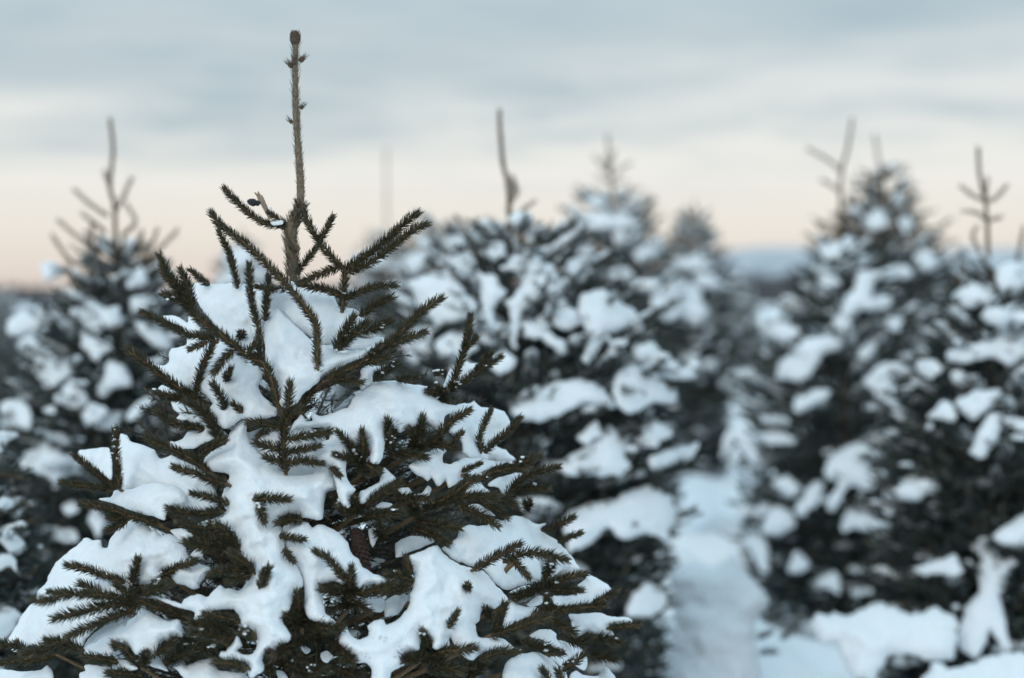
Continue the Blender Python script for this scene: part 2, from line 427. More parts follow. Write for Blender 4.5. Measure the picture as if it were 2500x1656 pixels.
# single shoots that poke out of the snow
TWIGS = [
 ([(630,800),(613,729),(608,648)],30), ([(648,784),(650,740),(656,675)],29), ([(700,708),(665,706),(628,701)],26),
 ([(816,852),(842,810),(864,775)],40), ([(826,856),(867,812),(896,788)],37), ([(880,812),(915,802),(954,784)],36),
 ([(912,932),(937,908),(967,893)],40), ([(968,928),(995,926),(1019,922)],26), ([(550,1005),(540,970),(521,941)],37), ([(592,1008),(583,998),(570,988)],30),
 ([(554,926),(557,915),(562,903)],30), ([(1322,1297),(1358,1284),(1399,1264)],32), ([(1362,1325),(1389,1312),(1418,1303)],28),
 ([(616,1220),(660,1218),(702,1221)],34), ([(630,1232),(638,1250),(644,1274)],30), ([(738,1274),(712,1268),(678,1277)],34),
 ([(806,1142),(818,1150),(829,1162)],28), ([(634,1440),(642,1415),(656,1389)],34), ([(682,1308),(710,1314),(742,1319)],28),
 ([(692,1342),(705,1358),(716,1372)],26), ([(1096,1534),(1105,1515),(1118,1494)],27), ([(1196,1514),(1192,1500),(1184,1486)],29),
 ([(62,1586),(52,1578),(42,1568)],28), ([(798,1558),(830,1588),(860,1614)],44), ([(628,1560),(610,1552),(596,1546)],44),
 ([(1340,1660),(1332,1648),(1324,1636)],34), ([(1372,1664),(1368,1652),(1362,1640)],34), ([(800,1620),(840,1640),(880,1650)],46), ([(700,1620),(740,1640),(790,1640)],46),
 ([(400,1620),(440,1600),(470,1590)],46), ([(450,1570),(480,1585),(520,1580)],46), ([(1040,1640),(1080,1630),(1120,1640)],46), ([(1380,1560),(1420,1570),(1440,1560)],40),
]
# shoots seen end on: (x, y, width)
TUFTS = [(590,817,30),(555,918,26),(809,1219,36),(867,1219,30),(1142,1432,26),(357,1602,38),(1025,1086,44),(1084,960,38),(598,1550,44),(1149,1636,50),
         (648,1398,30),(705,1512,36),(850,1470,46),(1070,1600,46),(330,1440,40),(930,1300,46),(1010,1240,44),(1290,1230,40)]

# ------------------------------------------------------------------ snow on the nearest spruce: outline, extra depth (m, + = further in), thickness (px), label
SNOW = [
 ([(468,704),(478,692),(520,694),(560,692),(600,695),(640,692),(690,700),(711,687),(755,706),(790,716),(815,722),(826,750),(842,750),(863,755),(880,763),(890,778),(880,800),(862,820),(840,840),(805,842),(790,845),(770,830),(720,800),(680,765),(650,790),(640,820),(640,860),(600,858),(575,838),(540,808),(512,780),(490,750),(472,722)],0.03,30,
  "broad sheet of snow just below the bare leader of the nearest spruce"),
 ([(648,778),(665,760),(679,755),(717,791),(752,822),(775,845),(790,841),(809,852),(825,862),(851,860),(867,854),(888,854),(899,864),(886,873),(861,883),(832,897),(803,914),(775,935),(746,958),(727,980),(705,1000),(688,990),(679,975),(679,940),(662,905),(648,882),(648,850),(643,815)],-0.01,30,
  "smooth snow slope cradled in the long forked bough near the top of the nearest spruce"),
 ([(399,771),(422,771),(443,778),(458,788),(460,771),(466,765),(473,777),(481,790),(489,803),(481,813),(464,817),(452,811),(445,799),(422,790),(404,780)],0.02,14,
  "thin strip of snow along the upper left side shoot of the nearest spruce"),
 ([(456,826),(481,826),(504,834),(529,838),(538,826),(552,838),(569,845),(586,870),(605,891),(630,893),(640,920),(632,945),(640,965),(674,995),(679,1002),(670,1018),(612,1026),(590,1024),(568,1040),(548,1048),(532,1040),(517,1018),(508,1003),(519,987),(500,965),(470,945),(452,955),(422,932),(387,901),(366,884),(399,893),(412,884),(412,865),(420,852),(454,842)],0.02,30,
  "ragged snow mass pierced by short dark shoots, left of the long forked bough"),
 ([(844,854),(851,837),(865,826),(899,828),(914,824),(935,824),(933,833),(909,843),(890,852),(861,857)],0.04,14, "small snow strip in the upper right fork of the long rising bough"),
 ([(880,906),(890,896),(907,889),(918,894),(947,891),(935,900),(914,910),(911,923),(914,935),(899,946),(882,954),(874,931),(882,917)],0.03,20,
  "short snow tongue hanging under the long rising right bough of the nearest spruce"),
 ([(851,994),(861,973),(880,958),(914,937),(937,930),(957,929),(985,935),(1004,938),(1043,943),(1041,955),(1063,972),(1076,983),(1107,989),(1130,995),(1137,1002),(1090,1014),(1085,1030),(1081,1048),(1065,1050),(1052,1039),(1034,1030),(1015,1040),(998,1045),(976,1057),(965,1048),(946,1050),(941,1075),(938,1097),(933,1119),(925,1133),(913,1137),(902,1128),(903,1104),(893,1080),(860,1095),(846,1129),(844,1152),(851,1177),(870,1196),(859,1210),(855,1238),(846,1242),(836,1238),(828,1219),(823,1196),(817,1175),(807,1137),(794,1135),(779,1123),(763,1116),(775,1099),(779,1079),(803,1072),(803,1045),(760,1045),(712,1053),(710,1045),(721,1028),(737,1012),(746,1028),(761,1028),(761,1010),(786,1016),(807,1010),(836,999)],0.0,34,
  "wide domed snow cushion with hanging lobes on the right flank of the nearest spruce"),
 ([(1100,1000),(1120,987),(1147,985),(1158,980),(1173,993),(1206,997),(1229,1004),(1245,1030),(1240,1060),(1212,1088),(1235,1100),(1261,1124),(1240,1130),(1201,1126),(1170,1128),(1145,1122),(1130,1106),(1126,1080),(1096,1055),(1098,1030)],0.05,28,
  "snow heap behind the three thin shoots at the right edge of the nearest spruce"),
 ([(998,1137),(1020,1122),(1038,1104),(1079,1104),(1081,1128),(1094,1134),(1112,1128),(1137,1119),(1168,1119),(1199,1124),(1248,1126),(1212,1139),(1179,1151),(1163,1162),(1168,1173),(1186,1191),(1197,1202),(1168,1202),(1143,1206),(1134,1204),(1145,1186),(1141,1164),(1112,1184),(1094,1193),(1087,1173),(1074,1186),(1065,1184),(1054,1168),(1045,1175),(1025,1164),(1007,1153)],0.02,22,
  "dripping snow band across the right boughs, under the domed cushion"),
 ([(1192,1186),(1201,1173),(1257,1155),(1275,1157),(1257,1173),(1246,1186),(1241,1204),(1235,1208),(1224,1206),(1217,1191)],0.05,16, "hanging snow wedge between two dark right-hand shoots"),
 ([(900,1191),(925,1177),(930,1160),(939,1142),(965,1168),(955,1178),(925,1195),(905,1217),(885,1232),(872,1222),(880,1200)],0.02,16,
  "small peaked snow cap between the dark shoots right of the trunk"),
 ([(971,1195),(998,1191),(1009,1206),(1030,1204),(1045,1186),(1054,1195),(1045,1213),(1032,1209),(989,1211)],0.05,12, "thin crumbly snow strip on the dark shoots right of the trunk"),
 ([(916,1237),(933,1226),(958,1231),(950,1239),(930,1243)],0.02,8, "tiny oval of snow on a shoot below the peaked cap"),
 ([(1143,1233),(1168,1231),(1197,1249),(1210,1260),(1190,1258),(1168,1249),(1150,1242)],0.05,9, "slim snow sliver below the dripping band at the right"),
 ([(900,1293),(925,1289),(925,1309),(911,1336),(904,1325)],0.08,10, "narrow hanging snow drip in the dark middle beside the cone"),
 ([(1192,1280),(1212,1269),(1228,1271),(1244,1260),(1268,1260),(1291,1267),(1308,1278),(1335,1280),(1320,1289),(1324,1300),(1346,1309),(1367,1327),(1387,1349),(1400,1365),(1412,1382),(1415,1392),(1389,1394),(1373,1392),(1353,1405),(1332,1418),(1298,1426),(1272,1429),(1241,1442),(1215,1431),(1197,1411),(1182,1395),(1161,1387),(1130,1376),(1105,1365),(1079,1340),(1101,1327),(1114,1313),(1123,1291),(1145,1282),(1170,1285)],0.02,36,
  "large rounded snow pillow on the lower right boughs of the nearest spruce"),
 ([(965,1327),(1000,1309),(1045,1311),(1061,1322),(1034,1336),(1000,1349),(967,1362)],0.12,14, "grey shaded snow deep in the hollow above the square-shouldered slab"),
 ([(1436,1403),(1464,1416),(1493,1436),(1474,1452),(1451,1465),(1454,1470),(1415,1475),(1363,1481),(1348,1465),(1353,1455),(1389,1455),(1423,1442),(1410,1429),(1428,1416)],0.05,20,
  "wedge of snow behind the two bristly shoots at the lower right edge"),
 ([(1389,1501),(1459,1496),(1493,1506),(1534,1509),(1547,1522),(1529,1521),(1487,1530),(1500,1550),(1477,1553),(1454,1558),(1433,1543),(1410,1553),(1394,1561),(1399,1535),(1394,1517)],0.04,20,
  "flat snow shelf on the outermost low bough at the right of the nearest spruce"),
 ([(1291,1553),(1319,1537),(1342,1537),(1358,1548),(1358,1558),(1373,1579),(1368,1589),(1350,1579),(1324,1563)],0.02,12, "small snow hook between dark shoots at the lower right"),
 ([(1363,1563),(1402,1574),(1425,1589),(1436,1618),(1428,1636),(1410,1631),(1389,1607),(1379,1592)],0.05,16, "crumbly snow ribbon under the flat shelf at the lower right"),
 ([(1342,1605),(1379,1600),(1389,1607),(1368,1626),(1355,1615)],0.03,10, "small snow bridge left of the orange-tipped bottom shoot"),
 ([(1226,1654),(1234,1618),(1272,1597),(1311,1592),(1342,1605),(1363,1626),(1384,1649),(1389,1700),(1310,1720),(1226,1700)],0.0,34,
  "round snow dome cut off by the bottom of the picture, right of centre"),
 ([(1389,1652),(1404,1638),(1428,1649),(1461,1649),(1474,1628),(1487,1633),(1503,1656),(1510,1700),(1450,1720),(1395,1700)],0.04,22,
  "low snow ridge with a small peak at the bottom right foot of the nearest spruce"),
 ([(1228,1532),(1236,1490),(1244,1465),(1259,1473),(1280,1480),(1309,1483),(1324,1496),(1296,1504),(1265,1517),(1241,1530)],0.0,20,
  "snow wedge in the fork of two upright shoots on the lower right bough"),
 ([(1244,1446),(1275,1431),(1298,1429),(1285,1442),(1254,1449)],-0.01,8, "thin snow rim on the curved twig at the lower right"),
 ([(1285,1477),(1311,1455),(1327,1457),(1322,1475),(1298,1482)],0.05,10, "snow bit under the bristly shoots at the lower right"),
 ([(985,1363),(997,1357),(1024,1348),(1060,1332),(1071,1332),(1081,1348),(1099,1364),(1126,1379),(1158,1389),(1184,1397),(1208,1426),(1228,1447),(1241,1465),(1228,1475),(1208,1485),(1190,1485),(1174,1496),(1169,1517),(1161,1524),(1171,1556),(1208,1556),(1234,1563),(1252,1579),(1272,1584),(1265,1592),(1208,1586),(1174,1597),(1156,1613),(1135,1606),(1112,1580),(1099,1556),(1096,1581),(1058,1584),(1051,1561),(1030,1556),(1026,1572),(1022,1588),(992,1597),(985,1625),(956,1641),(951,1656),(948,1690),(910,1690),(906,1656),(908,1636),(897,1620),(872,1618),(858,1602),(840,1584),(829,1572),(831,1550),(847,1529),(854,1547),(874,1561),(894,1554),(901,1541),(897,1529),(913,1516),(933,1511),(945,1525),(967,1516),(987,1495),(999,1477),(1001,1452),(1007,1436),(1008,1391),(1000,1368)],-0.02,36,
  "square-shouldered white snow slab hanging low in front, right of the trunk"),
 ([(881,1463),(935,1463),(945,1480),(930,1495),(905,1493),(885,1482)],0.07,12, "blue shaded snow patch right of the star of central shoots"),
 ([(956,1456),(981,1450),(997,1457),(985,1482),(970,1500),(940,1505),(940,1470)],0.05,16, "grey snow patch against the square-shouldered slab's left side"),
 ([(595,1026),(603,1032),(602,1062),(614,1085),(633,1108),(664,1133),(693,1154),(712,1162),(737,1162),(763,1156),(786,1141),(804,1133),(813,1158),(819,1171),(821,1194),(798,1206),(792,1227),(790,1250),(788,1267),(771,1270),(763,1267),(740,1263),(731,1257),(702,1255),(683,1263),(677,1278),(690,1300),(696,1342),(705,1363),(722,1378),(735,1400),(740,1430),(720,1450),(712,1478),(705,1492),(696,1503),(690,1518),(705,1543),(712,1553),(703,1568),(684,1577),(668,1598),(645,1600),(640,1612),(644,1636),(615,1655),(606,1640),(602,1621),(577,1610),(551,1611),(534,1602),(541,1591),(553,1589),(568,1568),(577,1551),(587,1562),(591,1577),(580,1590),(598,1599),(617,1594),(627,1577),(625,1556),(619,1541),(598,1532),(581,1541),(585,1528),(577,1518),(583,1505),(571,1488),(523,1490),(499,1509),(472,1513),(476,1495),(449,1488),(409,1474),(380,1463),(360,1461),(339,1459),(360,1452),(383,1457),(418,1466),(443,1474),(449,1465),(466,1455),(485,1451),(506,1457),(514,1451),(525,1438),(539,1430),(550,1436),(564,1436),(581,1444),(594,1434),(600,1423),(604,1409),(608,1390),(619,1379),(606,1367),(587,1352),(567,1346),(579,1325),(577,1298),(560,1288),(522,1275),(480,1300),(466,1314),(462,1304),(470,1290),(495,1273),(530,1263),(549,1250),(553,1244),(541,1229),(541,1215),(551,1187),(559,1160),(530,1152),(498,1146),(496,1129),(504,1114),(529,1095),(553,1083),(553,1072),(568,1051),(580,1034)],-0.02,40,
  "tall peaked snow mass draped down the front middle of the nearest spruce"),
 ([(690,1289),(709,1275),(724,1276),(734,1273),(753,1277),(763,1289),(775,1280),(800,1285),(826,1300),(849,1325),(858,1350),(874,1364),(885,1384),(913,1402),(935,1409),(944,1418),(933,1425),(899,1429),(876,1438),(860,1425),(838,1429),(815,1420),(785,1427),(779,1432),(788,1448),(790,1473),(794,1495),(808,1507),(817,1516),(815,1525),(797,1527),(783,1522),(760,1516),(749,1504),(742,1482),(745,1450),(735,1410),(715,1375),(700,1345),(692,1315)],-0.01,34,
  "broad snow apron reaching down right from the peaked central mass"),
 ([(192,1102),(213,1097),(234,1093),(263,1093),(272,1114),(274,1171),(257,1164),(240,1148),(213,1139),(200,1125)],0.03,22,
  "snow wedge held between two diverging shoots at the left edge of the nearest spruce"),
 ([(295,1060),(309,1064),(322,1078),(351,1087),(376,1097),(392,1120),(418,1112),(441,1123),(470,1135),(500,1150),(520,1185),(535,1225),(515,1248),(440,1245),(420,1235),(380,1200),(297,1192),(290,1150),(285,1095)],0.06,30,
  "pointed grey-shaded snow bank behind the upright shoot at the left"),
 ([(240,1219),(251,1215),(269,1215),(280,1198),(293,1192),(318,1194),(351,1183),(380,1179),(408,1181),(433,1190),(452,1206),(452,1229),(418,1236),(408,1252),(402,1271),(389,1265),(351,1257),(322,1248),(284,1231),(257,1225)],0.0,30,
  "long loaf of snow lying on the left bough, below the pointed bank"),
 ([(445,1072),(456,1055),(475,1051),(494,1049),(491,1034),(475,1024),(483,1018),(504,1034),(512,1047),(510,1057),(525,1070),(504,1080),(475,1095),(464,1097),(443,1097),(418,1093),(414,1078),(425,1078)],0.02,16,
  "crumbly snow lump in the fork of the middle left bough"),
 ([(431,1022),(441,1011),(456,1018),(462,1022),(450,1026)],0.0,8, "tiny snow cap on the middle left bough tip"),
 ([(17,1562),(36,1535),(49,1513),(55,1499),(85,1465),(92,1440),(111,1425),(122,1398),(138,1373),(163,1350),(191,1329),(203,1315),(216,1313),(226,1319),(247,1319),(251,1337),(264,1338),(268,1317),(287,1293),(306,1277),(329,1268),(344,1270),(363,1283),(367,1294),(377,1291),(392,1306),(414,1304),(437,1319),(453,1337),(460,1358),(483,1375),(514,1386),(504,1405),(487,1425),(487,1434),(472,1440),(453,1430),(430,1425),(410,1395),(397,1392),(393,1417),(384,1421),(363,1426),(341,1430),(325,1449),(320,1480),(268,1503),(211,1560),(203,1577),(186,1573),(165,1560),(118,1558),(106,1575),(93,1579),(70,1577),(49,1594),(27,1587),(20,1572)],0.02,44,
  "huge snow blanket sloping down the lower left flank of the nearest spruce"),
 ([(342,1484),(359,1490),(380,1501),(406,1515),(439,1515),(446,1554),(420,1554),(418,1568),(403,1564),(391,1577),(380,1598),(362,1592),(346,1594),(334,1598),(317,1585),(304,1573),(285,1568),(272,1577),(281,1596),(264,1602),(228,1598),(207,1598),(209,1583),(228,1570),(264,1551),(292,1537),(308,1530),(313,1518),(332,1503)],-0.02,34,
  "rounded snow pillow under the dark starry bough at the bottom left"),
 ([(272,1630),(283,1613),(306,1611),(327,1623),(336,1634),(310,1640),(283,1638)],0.0,12, "small snow cushion at the bottom, under the bottom left pillow"),
 ([(207,1623),(270,1630),(266,1640),(272,1653),(265,1690),(211,1690),(194,1653),(196,1642),(207,1638)],0.02,18, "snow lump cut by the bottom edge below the bottom left pillow"),
 ([(-30,1632),(0,1632),(60,1640),(101,1634),(114,1625),(125,1634),(131,1656),(130,1700),(60,1720),(-30,1710)],0.02,22,
  "snow heap in the bottom left corner under a bristly shoot"),
 ([(363,1619),(387,1608),(412,1638),(391,1634),(368,1627)],0.03,8, "tiny snow sliver at the bottom, right of the bottom left pillow"),
 ([(425,1627),(444,1617),(456,1625),(486,1613),(520,1608),(534,1636),(598,1646),(590,1690),(500,1710),(440,1690),(450,1660)],0.04,22,
  "shaded snow patch at the bottom edge left of the trunk"),
 ([(725,1568),(741,1575),(758,1587),(748,1598),(735,1585)],0.04,6, "thin snow streak in the dark bottom middle"), ([(674,1638),(693,1640),(703,1658),(685,1665)],0.02,7, "snow crumb at the bottom edge just left of centre"), ([(782,1596),(799,1589),(815,1606),(799,1619),(786,1612)],0.06,8, "dim snow spot deep in the dark bottom middle"),
 ([(416,1294),(440,1290),(464,1298),(456,1329),(447,1329),(426,1310)],0.04,9, "snow scrap above the dark cluster left of the central mass"), ([(464,1354),(487,1335),(495,1337),(495,1359),(483,1367)],0.05,9, "snow scrap below the dark cluster left of the central mass"),
 ([(600,1066),(640,1046),(720,1040),(790,1060),(800,1140),(750,1168),(700,1166),(640,1116)],0.08,18,
  "hollow of shaded snow behind the upright central shoot of the nearest spruce"),
 ([(855,646),(858,630),(868,624),(883,622),(873,636),(862,648)],0.0,7, "tiny snow triangle in the fork of the two long upper right shoots"), ([(660,544),(672,537),(690,538),(690,548),(668,551)],-0.01,6, "tiny snow pad at the dry stub beside the leader"),
 ([(384,951),(398,940),(428,957),(420,964),(395,957)],0.01,7, "tiny snow bit under the long left shoot"), ([(300,1548),(250,1560),(205,1585),(215,1560),(265,1520),(318,1500),(312,1530)],0.08,14, "blue shaded snow strip under the dark starry bough at bottom left"),
 ([(1063,975),(1085,935),(1098,900),(1104,915),(1096,950),(1080,968)],0.01,10, "thin snow web left of the tall right-hand forked shoot"), ([(1118,935),(1125,900),(1138,882),(1150,888),(1172,886),(1165,900),(1140,920)],0.02,9, "thin snow web inside the tall right-hand forked shoot"),
 ([(625,722),(640,700),(660,695),(690,703),(680,720),(650,740)],-0.01,14, "snow pad between the two upright shoots under the leader"), ([(610,800),(618,792),(632,792),(642,805),(636,820),(618,822)],-0.02,12, "round snow cap on a shoot tip in the upper middle"),
]
# ------------------------------------------------------------------ the spruces behind: crown axis x, crown apex y (photo px), distance (m), half width at apex, growth, widest (px), bare shoots, snow
BG = [
 dict(key="left", d=7.4, ax=285, ay=600, r0=70, k=0.62, rmax=330, up=34,
  label="blurred spruce with a thin bare forked leader at the left edge",
  shoots=[[(287,680),(282,586),(279,499),(268,456),(276,369),(269,291)],[(265,529),(228,505),(181,464)],[(282,515),(298,488),(322,434)],[(260,570),(200,521)],
   [(262,660),(222,597),(190,580),(141,537)],[(222,597),(225,543)],[(287,640),(325,613),(347,564)],[(298,575),(331,543),(309,499)],[(360,640),(390,608),(434,562)],[(268,456),(255,418)],
   [(180,650),(150,610),(128,575)],[(350,650),(370,600),(385,560)],[(300,620),(302,575)]],
  snow=[[(168,743),(217,759),(255,754),(287,743),(293,770),(255,808),(228,814),(184,776)],[(325,727),(358,732),(347,765),(320,754)],[(22,781),(65,759),(125,770),(114,797),(54,819),(22,824)],
   [(38,835),(70,819),(135,862),(195,873),(179,906),(130,949),(108,949),(92,917),(38,911),(81,889)],[(206,814),(238,830),(271,846),(244,879),(206,857),(190,830)],[(266,879),(304,895),(320,938),(282,949),(238,960),(249,933)],
   [(130,971),(168,933),(201,949),(206,993),(173,998),(146,987)],[(0,993),(38,971),(81,1003),(76,1047),(49,1047),(22,1030),(0,1058)],[(304,1014),(374,960),(382,974),(325,1024)],[(103,1003),(135,993),(130,1014)],[(222,982),(266,1003),(217,1041),(200,1010)],
   [(35,1143),(85,1085),(116,1073),(147,1089),(155,1120),(185,1143),(185,1162),(151,1166),(131,1178),(100,1158),(50,1150)],[(155,1239),(174,1220),(193,1247),(166,1258)],[(213,1266),(232,1236),(255,1266),(251,1290),(236,1313),(224,1282)],
   [(128,1313),(147,1290),(178,1290),(189,1317),(165,1322),(147,1313)],[(98,650),(130,640),(160,670),(120,690)],[(330,790),(390,800),(420,850),(360,840)],[(300,680),(345,650),(360,690),(320,705)]]),
 dict(key="near_left", d=5.4, ax=-190, ay=930, r0=60, k=0.62, rmax=330, up=20,
  label="spruce mostly cut off by the left edge with bluish snow low down",
  shoots=[[(-40,1240),(20,1236),(75,1232)],[(-40,1290),(30,1286),(80,1270)],[(-60,1175),(0,1160),(60,1170)]],
  snow=[[(-20,1367),(27,1355),(35,1379),(52,1404),(23,1388),(-20,1410)],[(-20,1228),(20,1216),(52,1228),(8,1250)],[(-60,1500),(0,1494),(31,1486),(54,1498),(39,1525),(23,1552),(-30,1575),(-80,1560)],[(-10,1300),(40,1296),(60,1330),(20,1345)],[(-60,1090),(-10,1080),(10,1110),(-30,1130)]]),
 dict(key="middle", d=7.0, ax=1270, ay=575, r0=130, k=0.95, rmax=430, up=30,
  label="snow laden blurred spruce with one bent bare leader, right behind the nearest tree",
  shoots=[[(1245,600),(1243,500),(1240,450),(1228,400),(1222,330),(1219,271)],[(1244,545),(1275,515),(1304,492)],[(1160,600),(1135,560),(1112,526)],[(1242,500),(1262,470),(1256,446)],[(1242,480),(1254,462),(1250,430)],[(1244,560),(1215,545),(1195,540)],[(1325,760),(1380,720),(1440,665)],[(1168,780),(1150,710),(1130,660)],[(1245,830),(1225,740),(1215,690)],
   [(1340,845),(1300,800),(1300,770)]],
  snow=[[(1262,621),(1302,625),(1351,652),(1373,692),(1369,719),(1324,732),(1284,741),(1271,777),(1257,848),(1244,848),(1248,763),(1230,737),(1262,722),(1271,674),(1213,652),(1245,640)],[(1105,629),(1150,620),(1159,652),(1123,661)],
   [(998,688),(1088,661),(1123,696),(1154,732),(1163,763),(1123,781),(1092,786),(1065,810),(1047,875),(1012,888),(985,866),(1007,808),(1056,786),(1020,741)],[(1163,665),(1208,679),(1235,719),(1212,741),(1208,772),(1203,844),(1168,835),(1168,786),(1177,719)],
   [(1293,786),(1346,812),(1382,835),(1373,866),(1324,830),(1279,817)],[(1422,719),(1471,710),(1525,746),(1556,777),(1520,799),(1480,812),(1534,866),(1543,875),(1516,866),(1476,830),(1440,884),(1422,875),(1435,808),(1413,763)],[(1364,754),(1413,763),(1418,795),(1369,808),(1351,786)],
   [(1250,1003),(1300,965),(1340,940),(1400,920),(1440,935),(1480,955),(1500,1000),(1440,985),(1395,995),(1360,1020),(1310,1030),(1260,1015)],[(1490,970),(1500,915),(1545,885),(1580,895),(1620,930),(1655,960),(1640,985),(1590,990),(1550,1010),(1520,1005)],
   [(1370,1130),(1430,1090),(1480,1040),(1510,1060),(1520,1110),(1545,1145),(1500,1165),(1450,1155),(1390,1160)],[(1585,1120),(1640,1095),(1710,1080),(1690,1115),(1620,1140),(1600,1150)],
   [(1375,1270),(1420,1230),(1480,1225),(1530,1200),(1590,1185),(1640,1215),(1660,1260),(1695,1280),(1640,1290),(1630,1330),(1580,1300),(1530,1320),(1480,1290),(1440,1330),(1390,1350),(1380,1310)],[(1530,1490),(1545,1450),(1580,1425),(1630,1460),(1620,1490),(1560,1510)],
   [(1265,1225),(1310,1215),(1350,1220),(1330,1240),(1280,1245)],[(1100,900),(1140,880),(1160,910),(1120,925)],[(1240,530),(1260,515),(1278,528),(1260,545)],[(1175,612),(1215,600),(1240,622),(1200,640)],[(1385,640),(1430,628),(1452,668),(1405,690)],[(1060,835),(1120,805),(1165,850),(1115,885),(1075,872)],[(1190,880),(1235,862),(1262,890),(1215,915)],[(1545,850),(1590,830),(1615,865),(1570,885)],[(1410,1060),(1450,1030),(1470,1060),(1430,1085)],[(1560,1050),(1610,1030),(1640,1060),(1590,1080)],[(1330,700),(1380,735),(1400,760),(1350,760)],[(1010,620),(1050,610),(1080,640),(1030,655)]]),
 dict(key="middle_far", d=11.0, ax=1492, ay=500, r0=100, k=0.42, rmax=195, up=40,
  label="blurred spruce with a flat white snow cap right of the bent leader",
  shoots=[[(1500,500),(1492,440),(1488,400),(1484,330)],[(1492,430),(1465,400),(1450,380)],[(1492,440),(1520,410),(1540,398)],[(1500,490),(1440,460),(1425,470)],[(1560,545),(1585,530),(1592,520)],[(1490,410),(1500,370)],[(1489,420),(1475,385)],[(1491,450),(1455,430)],[(1492,455),(1530,440)],[(1495,475),(1550,462)]],
  snow=[[(1377,540),(1458,518),(1516,518),(1565,540),(1547,558),(1480,562),(1400,566)],[(1498,565),(1556,560),(1543,589),(1507,592)],[(1547,620),(1596,585),(1610,620),(1570,647)],[(1462,661),(1538,656),(1543,683),(1476,688)],[(1587,732),(1659,679),(1704,710),(1730,763),(1704,799),(1614,777)],[(1543,804),(1596,812),(1561,857),(1534,862)],[(1400,600),(1440,590),(1450,625),(1410,630)],[(1430,485),(1470,478),(1490,500),(1440,508)]]),
 dict(key="small_tip", d=14.0, ax=1690, ay=525, r0=34, k=0.5, rmax=105, up=50,
  label="small distant spruce with a fuzzy brown pointed top",
  shoots=[[(1700,560),(1698,520),(1696,490)],[(1685,560),(1678,520),(1672,505)],[(1712,560),(1722,525),(1730,510)]],
  snow=[[(1640,640),(1700,620),(1740,650),(1680,665)],[(1690,670),(1740,665),(1760,700),(1700,700)]]),
 dict(key="right_forked", d=9.4, ax=2060, ay=610, r0=80, k=0.62, rmax=290, up=30,
  label="blurred spruce with a pale forked leader before a dense pointed tree",
  shoots=[[(2060,660),(2054,600),(2052,500),(2055,420),(2070,360),(2081,293)],[(2055,420),(2020,390),(1972,364)],[(2053,470),(2025,450),(2005,440)],[(2052,560),(2015,545),(1995,545)],[(2054,600),(2010,570),(1995,545)]],
  snow=[[(2094,661),(2134,665),(2183,652),(2188,674),(2138,692),(2125,732),(2098,763),(2054,772),(2054,741),(2085,705)],[(2031,781),(2054,768),(2080,781),(2071,808),(2040,804)],[(1996,674),(2036,674),(2054,692),(2018,705)],[(1996,603),(2054,589),(2049,629),(2009,629)],
   [(1844,781),(1875,768),(1946,804),(1942,826),(1893,830),(1857,812)],[(1888,911),(1929,866),(1969,826),(2013,826),(2054,817),(2058,844),(2004,875),(1969,924),(1942,933),(1902,924)],[(2098,853),(2125,826),(2138,844),(2121,879),(2098,875)],
   [(1932,986),(1973,959),(2027,950),(2009,977),(1950,1009)],[(2107,938),(2143,897),(2179,884),(2210,902),(2229,960),(2232,990),(2153,985),(2130,955)],
   [(2013,1144),(2031,1112),(2081,1081),(2130,1063),(2175,1049),(2202,1081),(2220,1117),(2193,1117),(2153,1112),(2126,1117),(2121,1139),(2184,1148),(2180,1175),(2130,1202),(2072,1189),(2045,1238),(2018,1243),(2036,1202),(2049,1180),(2018,1166)],
   [(2049,1265),(2081,1229),(2130,1216),(2162,1247),(2175,1310),(2157,1297),(2085,1297),(2063,1301)],[(1887,1180),(1928,1157),(1950,1198),(1932,1211)],[(1946,1238),(1982,1175),(2013,1184),(2009,1216),(1968,1261)],[(1856,1301),(1883,1238),(1932,1247),(1941,1283),(1892,1306)],
   [(1806,1319),(1838,1306),(1878,1324),(1878,1391),(1856,1382),(1833,1346)],[(1923,1391),(1946,1346),(1977,1373),(1950,1400)],[(2162,1220),(2216,1193),(2230,1211),(2202,1238)],[(2216,1292),(2243,1265),(2270,1292),(2261,1337),(2238,1323)],
   [(1761,1121),(1775,1054),(1811,1045),(1842,1099),(1860,1121),(1833,1126),(1797,1090)],[(1860,1058),(1905,1049),(1946,1072),(1928,1085),(1870,1080)],[(1990,1420),(2040,1395),(2050,1450),(2020,1440)]]),
 dict(key="right_dense", d=11.0, ax=2155, ay=420, r0=44, k=0.62, rmax=260, up=30,
  label="dense pointed spruce flecked with snow behind the forked leader at the right",
  shoots=[[(2155,450),(2150,420),(2135,330)],[(2160,440),(2165,405)],[(2190,470),(2200,440)],[(2215,500),(2225,465)]],
  snow=[[(2180,480),(2200,470),(2210,500),(2190,505)],[(2110,530),(2150,510),(2170,550),(2120,560)],[(2190,540),(2225,530),(2230,560),(2200,570)],[(2230,620),(2270,610),(2290,650),(2250,660)]]),
 dict(key="right_edge", d=7.4, ax=2425, ay=665, r0=70, k=0.6, rmax=330, up=30,
  label="blurred spruce with a three-tined leader at the right edge",
  shoots=[[(2425,720),(2414,640),(2410,540),(2405,490),(2392,430),(2388,363)],[(2405,490),(2380,480),(2346,456)],[(2406,492),(2430,485),(2458,454)],[(2410,538),(2385,520),(2352,516)],[(2411,540),(2430,535),(2445,530)],[(2405,480),(2410,435)],[(2460,720),(2480,650),(2500,555)],[(2395,620),(2375,580),(2385,555)],[(2330,700),(2345,660),(2355,640)]],
